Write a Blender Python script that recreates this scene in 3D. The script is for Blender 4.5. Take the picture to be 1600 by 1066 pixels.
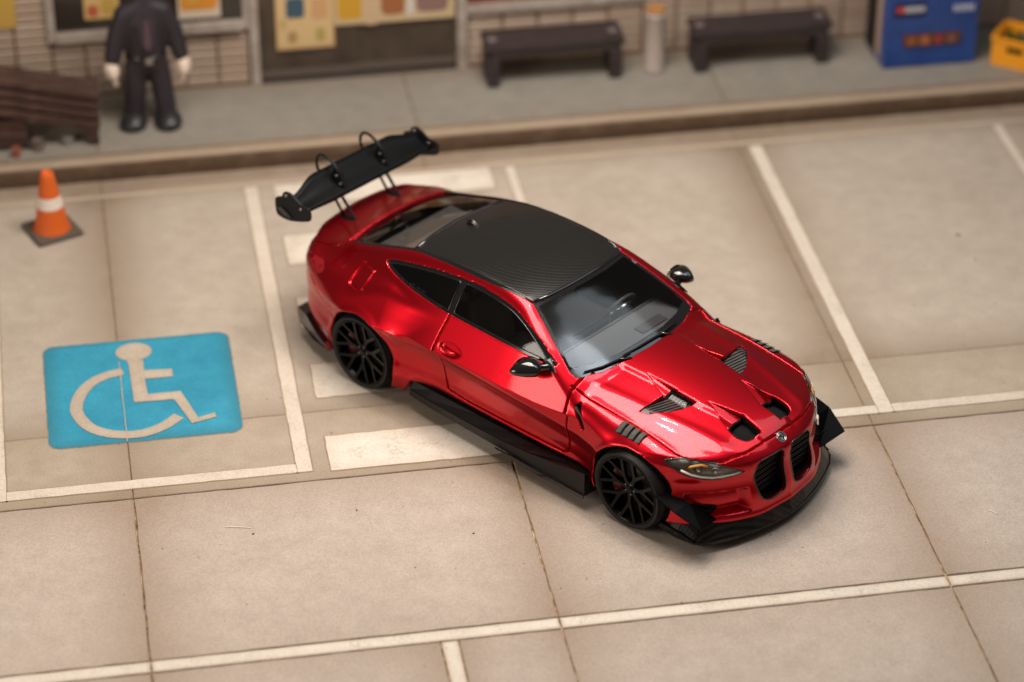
import bpy, bmesh, math, random
import numpy as np
from mathutils import Vector, Matrix, Euler
from mathutils.geometry import delaunay_2d_cdt

for _o in list(bpy.data.objects):
    bpy.data.objects.remove(_o)
SC = bpy.context.scene
COL = SC.collection

# ------------------------------------------------------------------ camera
cam_data = bpy.data.cameras.new('camera')
cam = bpy.data.objects.new('camera', cam_data)
COL.objects.link(cam)
SC.camera = cam
cam_data.sensor_width = 36.0
cam_data.lens = 4475.97 / 1600 * 36
cam.location = (-3.781, -19.014, 13.313)
cam.rotation_euler = (math.radians(56.77), math.radians(-0.1), math.radians(-9.8))
cam_data.clip_end = 200
cam_data.dof.use_dof = True
cam_data.dof.focus_distance = 22.3
cam_data.dof.aperture_fstop = 0.29
cam_data.dof.aperture_blades = 9

# ------------------------------------------------------------------ light
W = bpy.data.worlds.new('World')
SC.world = W
W.use_nodes = True
bg = W.node_tree.nodes['Background']
bg.inputs['Color'].default_value = (1.0, 0.86, 0.72, 1)
bg.inputs['Strength'].default_value = 0.07

def area(name, loc, target, size, power, color, size_y=None):
    d = bpy.data.lights.new(name, 'AREA')
    d.energy = power
    d.color = color
    d.size = size
    if size_y:
        d.shape = 'RECTANGLE'
        d.size_y = size_y
    o = bpy.data.objects.new(name, d)
    o.location = loc
    o.rotation_euler = (Vector(target) - Vector(loc)).to_track_quat('-Z', 'Y').to_euler()
    COL.objects.link(o)
    return o

area('softbox_lamp', (-0.5, 0.9, 8.6), (-0.2, -0.4, 0), 5.0, 930, (1.0, 0.90, 0.79))
area('window_lamp', (5.4, 0.2, 7.8), (0.2, -0.6, 0.5), 5.2, 105, (0.84, 0.93, 1.0)).data.shape = 'DISK'
area('side_lamp', (-9.5, -3.5, 4.6), (0, -0.5, 0.4), 4.5, 330, (1.0, 0.89, 0.78)).data.shape = 'DISK'
area('pane_lamp', (3.2, -0.9, 7.8), (-0.1, -0.8, 1.0), 1.7, 40, (0.80, 0.91, 1.0)).data.shape = 'DISK'
for k, (lx, ly, lz) in enumerate([(0.25, 1.2, 8.3), (0.60, 1.2, 8.3)]):
    area('led_lamp', (lx, ly, lz), (0.3, -0.5, 0), 0.10, 40, (1.0, 0.97, 0.9))

vs = SC.view_settings
vs.view_transform = 'Standard'
vs.look = 'None'
vs.exposure = 0.2
vs.gamma = 1.0
vs.use_curve_mapping = False

# ------------------------------------------------------------------ materials
def mat(name, color, rough=0.5, metal=0.0, coat=0.0, spec=0.5, coat_rough=0.04, emit=None):
    m = bpy.data.materials.new(name)
    m.use_nodes = True
    b = m.node_tree.nodes['Principled BSDF']
    b.inputs['Base Color'].default_value = (*color, 1)
    b.inputs['Roughness'].default_value = rough
    b.inputs['Metallic'].default_value = metal
    b.inputs['Specular IOR Level'].default_value = spec
    b.inputs['Coat Weight'].default_value = coat
    b.inputs['Coat Roughness'].default_value = coat_rough
    return m

class NT:
    """small helper round a material's node tree"""
    def __init__(s, m):
        s.t = m.node_tree; s.b = s.t.nodes['Principled BSDF']
    def n(s, kind, **kw):
        nd = s.t.nodes.new(kind)
        for k, v in kw.items():
            if k.startswith('_'):
                setattr(nd, k[1:], v)
            else:
                nd.inputs[k.replace('__', ' ')].default_value = v
        return nd
    def l(s, a, b):
        s.t.links.new(a, b)
    def coord(s, kind='Object', scale=(1, 1, 1)):
        c = s.t.nodes.new('ShaderNodeTexCoord')
        mp = s.t.nodes.new('ShaderNodeMapping')
        mp.inputs['Scale'].default_value = scale
        s.l(c.outputs[kind], mp.inputs['Vector'])
        return mp.outputs['Vector']
    def noise(s, vec, scale, detail=4, rough=0.55):
        nd = s.n('ShaderNodeTexNoise', Scale=scale, Detail=detail, Roughness=rough)
        s.l(vec, nd.inputs['Vector'])
        return nd.outputs['Fac']
    def ramp(s, fac, stops):
        r = s.t.nodes.new('ShaderNodeValToRGB')
        e = r.color_ramp.elements
        while len(e) < len(stops):
            e.new(0.5)
        for el, (p, c) in zip(e, stops):
            el.position = p
            el.color = (*c, 1) if len(c) == 3 else c
        s.l(fac, r.inputs['Fac'])
        return r.outputs['Color']
    def mix(s, fac, a, b, mode='MIX'):
        nd = s.t.nodes.new('ShaderNodeMix')
        nd.data_type = 'RGBA'; nd.blend_type = mode
        for sock, v in ((nd.inputs[0], fac), (nd.inputs[6], a), (nd.inputs[7], b)):
            if hasattr(v, 'is_output') or isinstance(v, bpy.types.NodeSocket):
                s.l(v, sock)
            else:
                sock.default_value = v if isinstance(v, (int, float)) else (*v, 1)
        return nd.outputs[2]
    def math(s, op, a, b=0.0):
        nd = s.t.nodes.new('ShaderNodeMath'); nd.operation = op
        for sock, v in ((nd.inputs[0], a), (nd.inputs[1], b)):
            if isinstance(v, bpy.types.NodeSocket):
                s.l(v, sock)
            else:
                sock.default_value = v
        return nd.outputs[0]
    def bump(s, h, strength=0.2, dist=0.01):
        bp = s.n('ShaderNodeBump', Strength=strength, Distance=dist)
        s.l(h, bp.inputs['Height'])
        s.l(bp.outputs['Normal'], s.b.inputs['Normal'])

M = {}
# candy red paint: metallic flake under clear coat
M['red'] = mat('candy_red_paint', (0.60, 0.003, 0.013), 0.33, 0.92, 0.55, 0.5, 0.06)
t = NT(M['red'])
v = t.coord('Object')
fl = t.noise(v, 900, 2)
t.l(t.ramp(fl, [(0.3, (0.43, 0.0015, 0.009)), (0.7, (0.62, 0.003, 0.014))]), t.b.inputs['Base Color'])
fr = t.noise(v, 7, 3)
t.l(t.math('ADD', t.math('MULTIPLY', fr, 0.08), 0.02), t.b.inputs['Coat Roughness'])
M['black'] = mat('gloss_black', (0.008, 0.008, 0.009), 0.12, 0, 0.6)
M['satin'] = mat('satin_black', (0.007, 0.007, 0.008), 0.46, 0, 0, 0.22)
M['aero'] = mat('aero_black', (0.004, 0.0045, 0.005), 0.36, 0, 0, 0.10)
M['matte'] = mat('matte_black', (0.005, 0.005, 0.005), 0.85, 0, 0, 0.2)
M['rubber'] = mat('tyre_rubber', (0.011, 0.0105, 0.0105), 0.6, 0, 0, 0.3)
t = NT(M['rubber']); t.bump(t.noise(t.coord(), 60, 3), 0.25, 0.004)
M['rim'] = mat('black_rim_paint', (0.003, 0.003, 0.0035), 0.2, 0.0, 0.0, 0.14)
M['steel'] = mat('brushed_steel', (0.42, 0.40, 0.38), 0.28, 1.0)
M['chrome'] = mat('chrome', (0.75, 0.74, 0.72), 0.12, 1.0)
M['caliper'] = mat('caliper_red', (0.07, 0.003, 0.005), 0.35, 0, 0.5)
M['amber'] = mat('amber_lens', (0.75, 0.30, 0.02), 0.2, 0, 0.5)
M['dash'] = mat('cabin_plastic', (0.14, 0.14, 0.145), 0.6)
M['seat'] = mat('seat_leather', (0.30, 0.265, 0.245), 0.5)
M['tail'] = mat('tail_lens', (0.20, 0.006, 0.01), 0.12, 0, 0.8)
M['lampin'] = mat('lamp_housing', (0.62, 0.58, 0.54), 0.4, 0.1)
M['ledwhite'] = mat('light_guide', (0.80, 0.78, 0.74), 0.35)
M['badge'] = mat('badge_metal', (0.42, 0.42, 0.43), 0.3, 0.8)
M['logo_d'] = mat('emblem_dark', (0.02, 0.03, 0.06), 0.25, 0.3, 0.6)

def carbon(name, scale, rot, base=0.012, hi=0.075, rough=0.2, coat=0.4, relief=0.10, vary=0.25):
    m = mat(name, (0.02, 0.02, 0.02), rough, 0.0, coat, 0.3, 0.05)
    t = NT(m)
    c = t.t.nodes.new('ShaderNodeTexCoord')
    mp = t.t.nodes.new('ShaderNodeMapping')
    mp.inputs['Rotation'].default_value = rot
    t.l(c.outputs['Object'], mp.inputs['Vector'])
    wv = t.n('ShaderNodeTexWave', Scale=scale, Distortion=0.0)
    wv.wave_type = 'BANDS'; wv.bands_direction = 'X'; wv.wave_profile = 'SIN'
    t.l(mp.outputs['Vector'], wv.inputs['Vector'])
    t.l(t.ramp(wv.outputs['Fac'], [(0.35, (base,) * 3), (0.75, (hi, hi * .97, hi * .93))]), t.b.inputs['Base Color'])
    t.l(t.math('ADD', t.math('MULTIPLY', wv.outputs['Fac'], vary), rough - .06), t.b.inputs['Roughness'])
    if relief:
        t.bump(wv.outputs['Fac'], relief, 0.002)
    return m
M['carbon'] = carbon('carbon_weave', 17.0, (0, 0, math.radians(37.5)), 0.002, 0.020, 0.2, 0.28)
M['carbon_v'] = carbon('carbon_weave_vent', 11.0, (0, 0, math.radians(12)), 0.0025, 0.055, 0.3, 0.1)
M['carbon_s'] = carbon('carbon_weave_skirt', 12.0, (0, 0, math.radians(25)), 0.0045, 0.020, 0.36, 0.08, 0, 0.04)

def glass(name, tint, refl=1.0, rough=0.015):
    m = bpy.data.materials.new(name); m.use_nodes = True
    nt = m.node_tree; nt.nodes.clear()
    out = nt.nodes.new('ShaderNodeOutputMaterial')
    mx = nt.nodes.new('ShaderNodeMixShader')
    tr = nt.nodes.new('ShaderNodeBsdfTransparent'); tr.inputs['Color'].default_value = (*tint, 1)
    gl = nt.nodes.new('ShaderNodeBsdfGlossy'); gl.inputs['Roughness'].default_value = rough
    gl.inputs['Color'].default_value = (refl, refl, refl, 1)
    fr = nt.nodes.new('ShaderNodeFresnel'); fr.inputs['IOR'].default_value = 1.55
    nt.links.new(fr.outputs[0], mx.inputs[0]); nt.links.new(tr.outputs[0], mx.inputs[1]); nt.links.new(gl.outputs[0], mx.inputs[2])
    nt.links.new(mx.outputs[0], out.inputs['Surface'])
    return m
M['glass'] = glass('clear_glass', (0.88, 0.89, 0.90), 1.0, 0.10)
M['tint'] = glass('tinted_glass', (0.58, 0.56, 0.54), 1.0, 0.03)
M['lens'] = glass('lamp_cover', (0.85, 0.84, 0.82))

# ------------------------------------------------------------------ object helpers
def finish(o, smooth, mats):
    me = o.data
    for m_ in mats:
        me.materials.append(m_)
    if smooth and len(me.polygons):
        me.polygons.foreach_set('use_smooth', np.ones(len(me.polygons), dtype=bool))

def mk(name, verts, faces, material, parent=None, smooth=False, mirror=False, loc=None):
    """one mesh object from vertices and faces; mirror flips it across the car's centre plane"""
    me = bpy.data.meshes.new(name)
    vv = np.asarray(verts, float)
    if mirror:
        vv = vv * np.array([1, -1, 1])
        faces = [tuple(reversed(f)) for f in faces] if not isinstance(faces, np.ndarray) else faces[:, ::-1]
    if isinstance(faces, np.ndarray):
        n, k = faces.shape
        me.vertices.add(len(vv)); me.vertices.foreach_set('co', vv.astype(np.float32).ravel())
        me.loops.add(n * k); me.loops.foreach_set('vertex_index', faces.astype(np.int32).ravel())
        me.polygons.add(n); me.polygons.foreach_set('loop_start', np.arange(0, n * k, k, dtype=np.int32))
        me.update(calc_edges=True)
    else:
        me.from_pydata([tuple(q) for q in vv], [], [tuple(f) for f in faces])
        me.update()
    o = bpy.data.objects.new(name, me)
    COL.objects.link(o)
    finish(o, smooth, [material])
    if parent:
        o.parent = parent
    if loc:
        o.location = loc
    return o

def mkbm(name, bm, material, parent=None, smooth=False, mirror=False, loc=None, bevel=0, autosmooth=None):
    if bevel:
        bmesh.ops.bevel(bm, geom=[e for e in bm.edges if e.calc_face_angle(0) > 0.6], offset=bevel, segments=2, affect='EDGES', profile=0.6)
    if mirror:
        bmesh.ops.scale(bm, vec=(1, -1, 1), verts=bm.verts)
        bmesh.ops.reverse_faces(bm, faces=bm.faces)
    me = bpy.data.meshes.new(name)
    bm.to_mesh(me); bm.free()
    o = bpy.data.objects.new(name, me)
    COL.objects.link(o)
    finish(o, smooth, [material])
    if parent:
        o.parent = parent
    if loc:
        o.location = loc
    return o

def bbox(bm, x0, x1, y0, y1, z0, z1, mtx=None):
    r = bmesh.ops.create_cube(bm, size=1)
    for v_ in r['verts']:
        v_.co = Vector(((x0 + x1) / 2 + v_.co.x * (x1 - x0), (y0 + y1) / 2 + v_.co.y * (y1 - y0), (z0 + z1) / 2 + v_.co.z * (z1 - z0)))
        if mtx:
            v_.co = mtx @ v_.co
    return r['verts']

def box(name, x0, x1, y0, y1, z0, z1, material, parent=None, bevel=0.0, mtx=None, mirror=False):
    bm = bmesh.new()
    bbox(bm, x0, x1, y0, y1, z0, z1, mtx)
    return mkbm(name, bm, material, parent, bevel=bevel, mirror=mirror)

def tube(path, rad, seg=8, close=False):
    """verts and faces of a tube along a path; rad a number or a list"""
    P = [Vector(q) for q in path]
    n = len(P)
    V, F = [], []
    up = Vector((0, 0, 1))
    for i, q in enumerate(P):
        d = (P[(i + 1) % n] - P[i - 1]) if close else (P[min(i + 1, n - 1)] - P[max(i - 1, 0)])
        d.normalize()
        a = d.cross(up)
        if a.length < 1e-3:
            a = d.cross(Vector((0, 1, 0)))
        a.normalize(); b = a.cross(d)
        r = rad[i] if isinstance(rad, (list, tuple)) else rad
        for k in range(seg):
            th = 2 * math.pi * k / seg
            V.append(q + a * math.cos(th) * r + b * math.sin(th) * r)
    m = n if close else n - 1
    for i in range(m):
        for k in range(seg):
            a0 = i * seg + k; a1 = i * seg + (k + 1) % seg
            b0 = ((i + 1) % n) * seg + k; b1 = ((i + 1) % n) * seg + (k + 1) % seg
            F.append((a0, a1, b1, b0))
    if not close:
        F.append(tuple(range(seg - 1, -1, -1)))
        F.append(tuple(range((n - 1) * seg, n * seg)))
    return V, F

def lathe(profile, seg=64, axis='y', centre=(0, 0, 0)):
    """profile: list of (radius, along)"""
    V, F = [], []
    n = len(profile)
    for k in range(seg):
        th = 2 * math.pi * k / seg
        for r, a in profile:
            if axis == 'y':
                V.append((centre[0] + r * math.cos(th), centre[1] + a, centre[2] + r * math.sin(th)))
            else:
                V.append((centre[0] + r * math.cos(th), centre[1] + r * math.sin(th), centre[2] + a))
    for k in range(seg):
        for i in range(n - 1):
            a0 = k * n + i; b0 = ((k + 1) % seg) * n + i
            F.append((a0, a0 + 1, b0 + 1, b0) if axis == 'y' else (a0, b0, b0 + 1, a0 + 1))
    return V, F

def prism(poly, w0, w1, place):
    """extrude a 2-D polygon between w0 and w1; place(u, v, w) -> 3-D point"""
    n = len(poly)
    V = [place(u, v_, w0) for u, v_ in poly] + [place(u, v_, w1) for u, v_ in poly]
    F = [tuple(range(n - 1, -1, -1)), tuple(range(n, 2 * n))]
    for i in range(n):
        j = (i + 1) % n
        F.append((i, j, n + j, n + i))
    return V, F

def fixn(o):
    bm = bmesh.new(); bm.from_mesh(o.data)
    bmesh.ops.recalc_face_normals(bm, faces=bm.faces)
    bm.to_mesh(o.data); bm.free()
    return o

def thing(name, label, cat, loc=(0, 0, 0), rotz=0.0, group=None):
    o = bpy.data.objects.new(name, None)
    o.empty_display_size = 0.1
    COL.objects.link(o)
    o.location = loc; o.rotation_euler = (0, 0, rotz)
    o['label'] = label; o['category'] = cat
    if group:
        o['group'] = group
    return o

def tag(o, label, cat, group=None):
    o['label'] = label; o['category'] = cat
    if group:
        o['group'] = group
    return o

# =================================================================== THE CAR
# The body shell is a signed-distance shape sampled on a fine grid; x forward, y to the car's left, z up.
def curve(pts):
    """smooth monotone interpolation through (position, value) pairs, as a lookup"""
    pts = sorted(pts)
    X = np.array([q[0] for q in pts], float); Y = np.array([q[1] for q in pts], float)
    h = np.diff(X); d = np.diff(Y) / h
    m = np.zeros_like(Y)
    for i in range(1, len(X) - 1):
        if d[i - 1] * d[i] > 0:
            w1, w2 = 2 * h[i] + h[i - 1], h[i] + 2 * h[i - 1]
            m[i] = (w1 + w2) / (w1 / d[i - 1] + w2 / d[i])
    m[0], m[-1] = d[0], d[-1]
    T = np.linspace(X[0], X[-1], 1500)
    k = np.clip(np.searchsorted(X, T) - 1, 0, len(h) - 1)
    s = (T - X[k]) / h[k]
    v_ = ((1 + 2 * s) * (1 - s) ** 2) * Y[k] + s * (1 - s) ** 2 * h[k] * m[k] + s * s * (3 - 2 * s) * Y[k + 1] + s * s * (s - 1) * h[k] * m[k + 1]
    return lambda q: np.interp(q, T, v_)

def smax(a, b, k):
    h = np.clip(0.5 + 0.5 * (a - b) / k, 0, 1)
    return b + (a - b) * h + k * h * (1 - h)
def smin(a, b, k):
    return -smax(-a, -b, k)
def sstep(a, b, v_):
    s = np.clip((v_ - a) / (b - a), 0, 1)
    return s * s * (3 - 2 * s)
def bumpf(c, w, soft, v_):
    """1 inside |v-c|<w, fading over soft"""
    return 1 - sstep(w, w + soft, np.abs(v_ - c))

def smooth_poly(pts, n=6, corners=()):
    """closed Catmull-Rom through pts"""
    P = [np.array(q, float) for q in pts]
    out = []
    N = len(P)
    for i in range(N):
        p0, p1, p2, p3 = P[i - 1], P[i], P[(i + 1) % N], P[(i + 2) % N]
        if i in corners: p0 = p1
        if (i + 1) % N in corners: p3 = p2
        for k in range(n):
            s = k / n
            out.append(tuple(0.5 * (2 * p1 + (p2 - p0) * s + (2 * p0 - 5 * p1 + 4 * p2 - p3) * s * s + (3 * p1 - p0 - 3 * p2 + p3) * s ** 3)))
    return out

def inside(poly, U, V):
    P = np.array(poly); r = np.zeros(np.shape(U), bool)
    for (x0, y0), (x1, y1) in zip(P, np.roll(P, -1, 0)):
        c = (y0 > V) != (y1 > V)
        with np.errstate(divide='ignore', invalid='ignore'):
            r ^= c & (U < (x1 - x0) * (V - y0) / (y1 - y0 + 1e-12) + x0)
    return r

def pdist(poly, U, V):
    d = np.full(np.shape(U), 1e9)
    P = np.array(poly)
    for a, b in zip(P, np.roll(P, -1, 0)):
        e = b - a; L = e @ e + 1e-12
        t_ = np.clip(((U - a[0]) * e[0] + (V - a[1]) * e[1]) / L, 0, 1)
        d = np.minimum(d, np.hypot(U - a[0] - t_ * e[0], V - a[1] - t_ * e[1]))
    return np.where(inside(poly, U, V), -d, d)

def ptable(poly, pad=0.12, res=0.004):
    """signed distance to a polygon, as a bilinear lookup"""
    P = np.array(poly)
    lo = P.min(0) - pad; hi = P.max(0) + pad
    nu, nv = int((hi[0] - lo[0]) / res) + 2, int((hi[1] - lo[1]) / res) + 2
    U, V = np.meshgrid(lo[0] + np.arange(nu) * res, lo[1] + np.arange(nv) * res, indexing='ij')
    T = pdist(poly, U, V).astype(np.float32)
    def f(u, v_):
        a = np.clip((u - lo[0]) / res, 0, nu - 1.001); b = np.clip((v_ - lo[1]) / res, 0, nv - 1.001)
        i = a.astype(np.int32); j = b.astype(np.int32); a = a - i; b = b - j
        d = (T[i, j] * (1 - a) + T[i + 1, j] * a) * (1 - b) + (T[i, j + 1] * (1 - a) + T[i + 1, j + 1] * a) * b
        ex = np.maximum(np.maximum(lo[0] - u, u - hi[0]), 0) + np.maximum(np.maximum(lo[1] - v_, v_ - hi[1]), 0)
        return d + ex
    return f

FA, RA, WR = 1.43, -1.43, 0.335          # axles, tyre radius

# --- body curves
c_deck = curve([(2.5, .50), (2.30, .625), (2.22, .675), (2.15, .715), (2.05, .758), (1.8, .822), (1.5, .872), (1.3, .895), (1.0, .918), (.8, .928), (.6, .95), (.3, .985), (0, 1.0), (-.6, 1.0), (-1.2, 1.02), (-1.6, 1.035), (-1.9, 1.025), (-2.15, .995), (-2.27, .992), (-2.36, 1.003), (-2.5, 1.0)])
c_base = curve([(2.5, .83), (2.0, .885), (1.43, .90), (.9, .90), (0, .90), (-.6, .905), (-1.0, .91), (-1.43, .905), (-2.0, .885), (-2.6, .84)])
c_prof = curve([(-.65, -.10), (-.52, -.06), (-.40, -.035), (-.33, -.022), (-.24, -.042), (-.15, -.040), (-.06, -.020), (-.012, -.003), (0, 0), (.012, -.003), (.06, -.015), (.15, -.036), (.25, -.068), (.37, -.115), (.5, -.19), (.8, -.4)])
c_fup = curve([(0, 2.235), (.15, 2.228), (.3, 2.195), (.45, 2.125), (.6, 2.03), (.72, 1.925), (.82, 1.80), (.9, 1.62), (.97, 1.3), (1.1, .6)])
c_flo = curve([(0, 2.285), (.3, 2.25), (.52, 2.155), (.63, 2.08), (.75, 1.98), (.85, 1.85), (.92, 1.68), (.98, 1.4), (1.1, .6)])
c_rear = curve([(0, -2.47), (.4, -2.445), (.6, -2.385), (.75, -2.28), (.85, -2.14), (.92, -1.97), (.99, -1.74), (1.1, -1.2)])
c_gc = curve([(1.1, .77), (.95, .862), (.86, .915), (.5, 1.110), (.3, 1.208), (.12, 1.284), (0, 1.309), (-.2, 1.331), (-.45, 1.338), (-.7, 1.326), (-.95, 1.298), (-1.2, 1.252), (-1.5, 1.176), (-1.8, 1.086), (-1.95, 1.034), (-2.1, .97), (-2.4, .80)])
c_gy = curve([(1.0, .66), (.7, .745), (.4, .785), (0, .797), (-.6, .797), (-1.0, .775), (-1.4, .72), (-1.7, .645), (-2.0, .56), (-2.3, .46)])

def crease_z(x):
    return 0.63 - 0.05 * np.clip(x, -1.2, 1.2)
def Ys(x, z):
    w = c_base(x) + c_prof(z - crease_z(x))
    w = w + 0.058 * bumpf(FA, .20, .42, x) * (1 - sstep(.66, .90, z))
    zc = crease_z(x)
    w = w + 0.092 * bumpf(RA, .22, .60, x) * np.clip((.99 - z) / (.99 - zc), 0, 1)
    # rolled arch lips
    for ax, a in ((FA, .012), (RA, .012)):
        r = np.hypot(x - ax, z - WR)
        w = w + a * np.exp(-((r - .385) / .03) ** 2)
    # lower rear arch foot and flick at the sill
    w = w + 0.02 * bumpf(RA + .42, .06, .16, x) * (1 - sstep(.28, .36, z))
    return w
def Zdeck(x, y):
    hood = sstep(.5, .8, x)
    rear = 1 - sstep(-1.7, -1.2, x)
    z = c_deck(x) - (0.075 * hood + 0.10 * rear + 0.03) * (y / .78) ** 2
    # power dome on the hood: raised centre with a soft shoulder line
    hw = np.interp(x, [.7, 1.25, 1.6, 2.2], [.335, .300, .27, .15])
    z = z + 0.020 * hood * (1 - sstep(2.0, 2.2, x)) * (1 - sstep(hw - .025, hw + .03, y))
    # shallow valley either side, then a ridge line running down to the headlight
    rw = np.interp(x, [.7, 1.4, 2.1], [.62, .56, .42])
    z = z + 0.010 * hood * np.exp(-((y - rw) / .06) ** 2) * (1 - sstep(1.9, 2.15, x))
    # fender crown over the front wheel
    z = z + 0.018 * np.exp(-((y - .84) / .10) ** 2) * bumpf(FA, .1, .5, x)
    return z
def Xfront(y, z):
    w = sstep(.52, .30, z) if False else 1 - sstep(.30, .54, z)
    x = c_fup(y) * (1 - w) + c_flo(y) * w
    x = x - np.clip(z - .665, 0, 1) * 0.9
    x = x + 0.018 * np.exp(-((z - .60) / .06) ** 2) * sstep(.28, .4, y) * (1 - sstep(.80, .9, y))
    # scooped side intakes between the lamp brow and the lower lip
    x = x - 0.10 * bumpf(.345, .072, .032, z) * bumpf(.595, .165, .045, y)
    x = x + 0.016 * np.exp(-((z - .205) / .03) ** 2)
    return x
def Xrear(y, z):
    return c_rear(y) + np.clip(z - .80, 0, 1) * .42 - 0.03 * bumpf(.97, .02, .05, z) + np.clip(.35 - z, 0, 1) * .35
def lower_body(x, y, z):
    side = (y - Ys(x, z)) * .96
    top = (z - Zdeck(x, y)) * .95
    k = 0.07 + 0.05 * sstep(-1.1, -1.6, x) if False else 0.085
    d = smax(side, top, k)
    d = smax(d, (x - Xfront(y, z)) * .85, .045)
    d = smax(d, (Xrear(y, z) - x) * .9, .07)
    zb = np.interp(x, [-.98, -.90, 1.02, 1.06], [.145, .275, .285, .185])
    return smax(d, zb - z, .015)
def green_top(x, y, z):
    xs = x + 0.10 * (y / .7) ** 2 * sstep(-.4, .2, x) - 0.05 * (y / .55) ** 2 * (1 - sstep(-1.6, -1.0, x))
    return (z - (c_gc(xs) - 0.08 * y * y)) * .90
def green_side_y(x, z):
    q = z - 1.0
    return c_gy(x) - 0.60 * q - 0.55 * np.maximum(q, 0) ** 2
def green(x, y, z):
    g = smax(green_top(x, y, z), (y - green_side_y(x, z)) * .84, .038)
    g = smax(g, x - 1.0, .03)
    g = smax(g, -2.25 - x, .03)
    return smax(g, .7 - z, .02)
def outer(x, y, z):
    y = np.abs(y)
    k = .022 + .10 * (1 - sstep(-1.75, -1.15, x))
    return smin(lower_body(x, y, z), green(x, y, z), k)

# --- outlines of openings and panel gaps (half car, y >= 0)
WIN = smooth_poly([(.535, .982), (.2, .985), (-.3, .990), (-.8, 1.002), (-1.2, 1.030), (-1.40, 1.070), (-1.36, 1.112), (-1.15, 1.165), (-.8, 1.222), (-.45, 1.246), (-.1, 1.228), (.1, 1.185), (.32, 1.098)], 6, corners=(0,))
WSH = [(.845, -.02), (.825, .25), (.77, .50), (.685, .70), (.62, .702), (.35, .622), (.082, .530), (.130, .25), (.140, -.02)]
RWN = [(-1.272, -.02), (-1.257, .25), (-1.212, .535), (-1.5, .545), (-1.80, .545), (-1.93, .54), (-1.955, .25), (-1.96, -.02)]
ROOF = [(.125, -.02), (.115, .25), (.065, .525), (-.1, .548), (-.4, .562), (-.7, .562), (-1.0, .553), (-1.20, .535), (-1.245, .25), (-1.26, -.02)]
DOOR = [(-.575, 1.2), (-.578, .96), (-.60, .86), (-.615, .74), (-.60, .60), (-.56, .42), (-.52, .345), (-.30, .325), (.3, .318), (.70, .318), (.765, .345), (.765, .60), (.735, .82), (.70, .97), (.70, 1.2)]
HOOD = [(.60, -.02), (.60, .80), (.80, .745), (1.1, .75), (1.45, .752), (1.75, .755), (1.86, .735), (1.96, .64), (2.04, .53), (2.105, .35), (2.125, .15), (2.13, -.02)]
TRNK = [(-1.975, -.02), (-1.97, .3), (-1.955, .54), (-2.03, .62), (-2.25, .63), (-2.5, .63), (-2.5, -.02)]
FUEL = smooth_poly([(-1.505, .985), (-1.635, .985), (-1.655, .965), (-1.655, .885), (-1.635, .865), (-1.505, .865), (-1.485, .885), (-1.485, .965)], 4)
KID = smooth_poly([(.048, .640), (.16, .652), (.275, .640), (.325, .60), (.340, .52), (.328, .40), (.292, .318), (.20, .282), (.10, .290), (.048, .335), (.040, .5)], 4)
HEAD = smooth_poly([(.775, .708), (.90, .722), (1.12, .698), (1.30, .638), (1.385, .602), (1.30, .578), (1.14, .566), (.98, .600), (.86, .655)], 4, corners=(4,))
REARV = [(1.30, .275), (1.265, .625), (1.34, .60), (1.43, .49), (1.49, .39), (1.535, .262)]
NOSE = smooth_poly([(1.865, .10), (1.855, .29), (1.97, .305), (2.045, .255), (2.06, .115)], 3, corners=(0, 1, 4))
NOTCH_R = [(1.05, .280), (1.34, .264), (1.31, .37)]
NOTCH_F = [(1.60, .20), (1.89, .100), (1.885, .290)]
BUMP = [(1.74, .70), (1.70, .66), (1.66, .60)]
t_win, t_wsh, t_rwn, t_roof, t_door = map(ptable, (WIN, WSH, RWN, ROOF, DOOR))
t_hood, t_trnk, t_fuel, t_kid, t_head = map(ptable, (HOOD, TRNK, FUEL, KID, HEAD))
t_rearv, t_nose = ptable(REARV), ptable(NOSE)
t_notr, t_notf = ptable(NOTCH_R), ptable(NOTCH_F)
def hs(x, y):
    return .77 * x - .64 * y
SLOT = .0060
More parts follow.
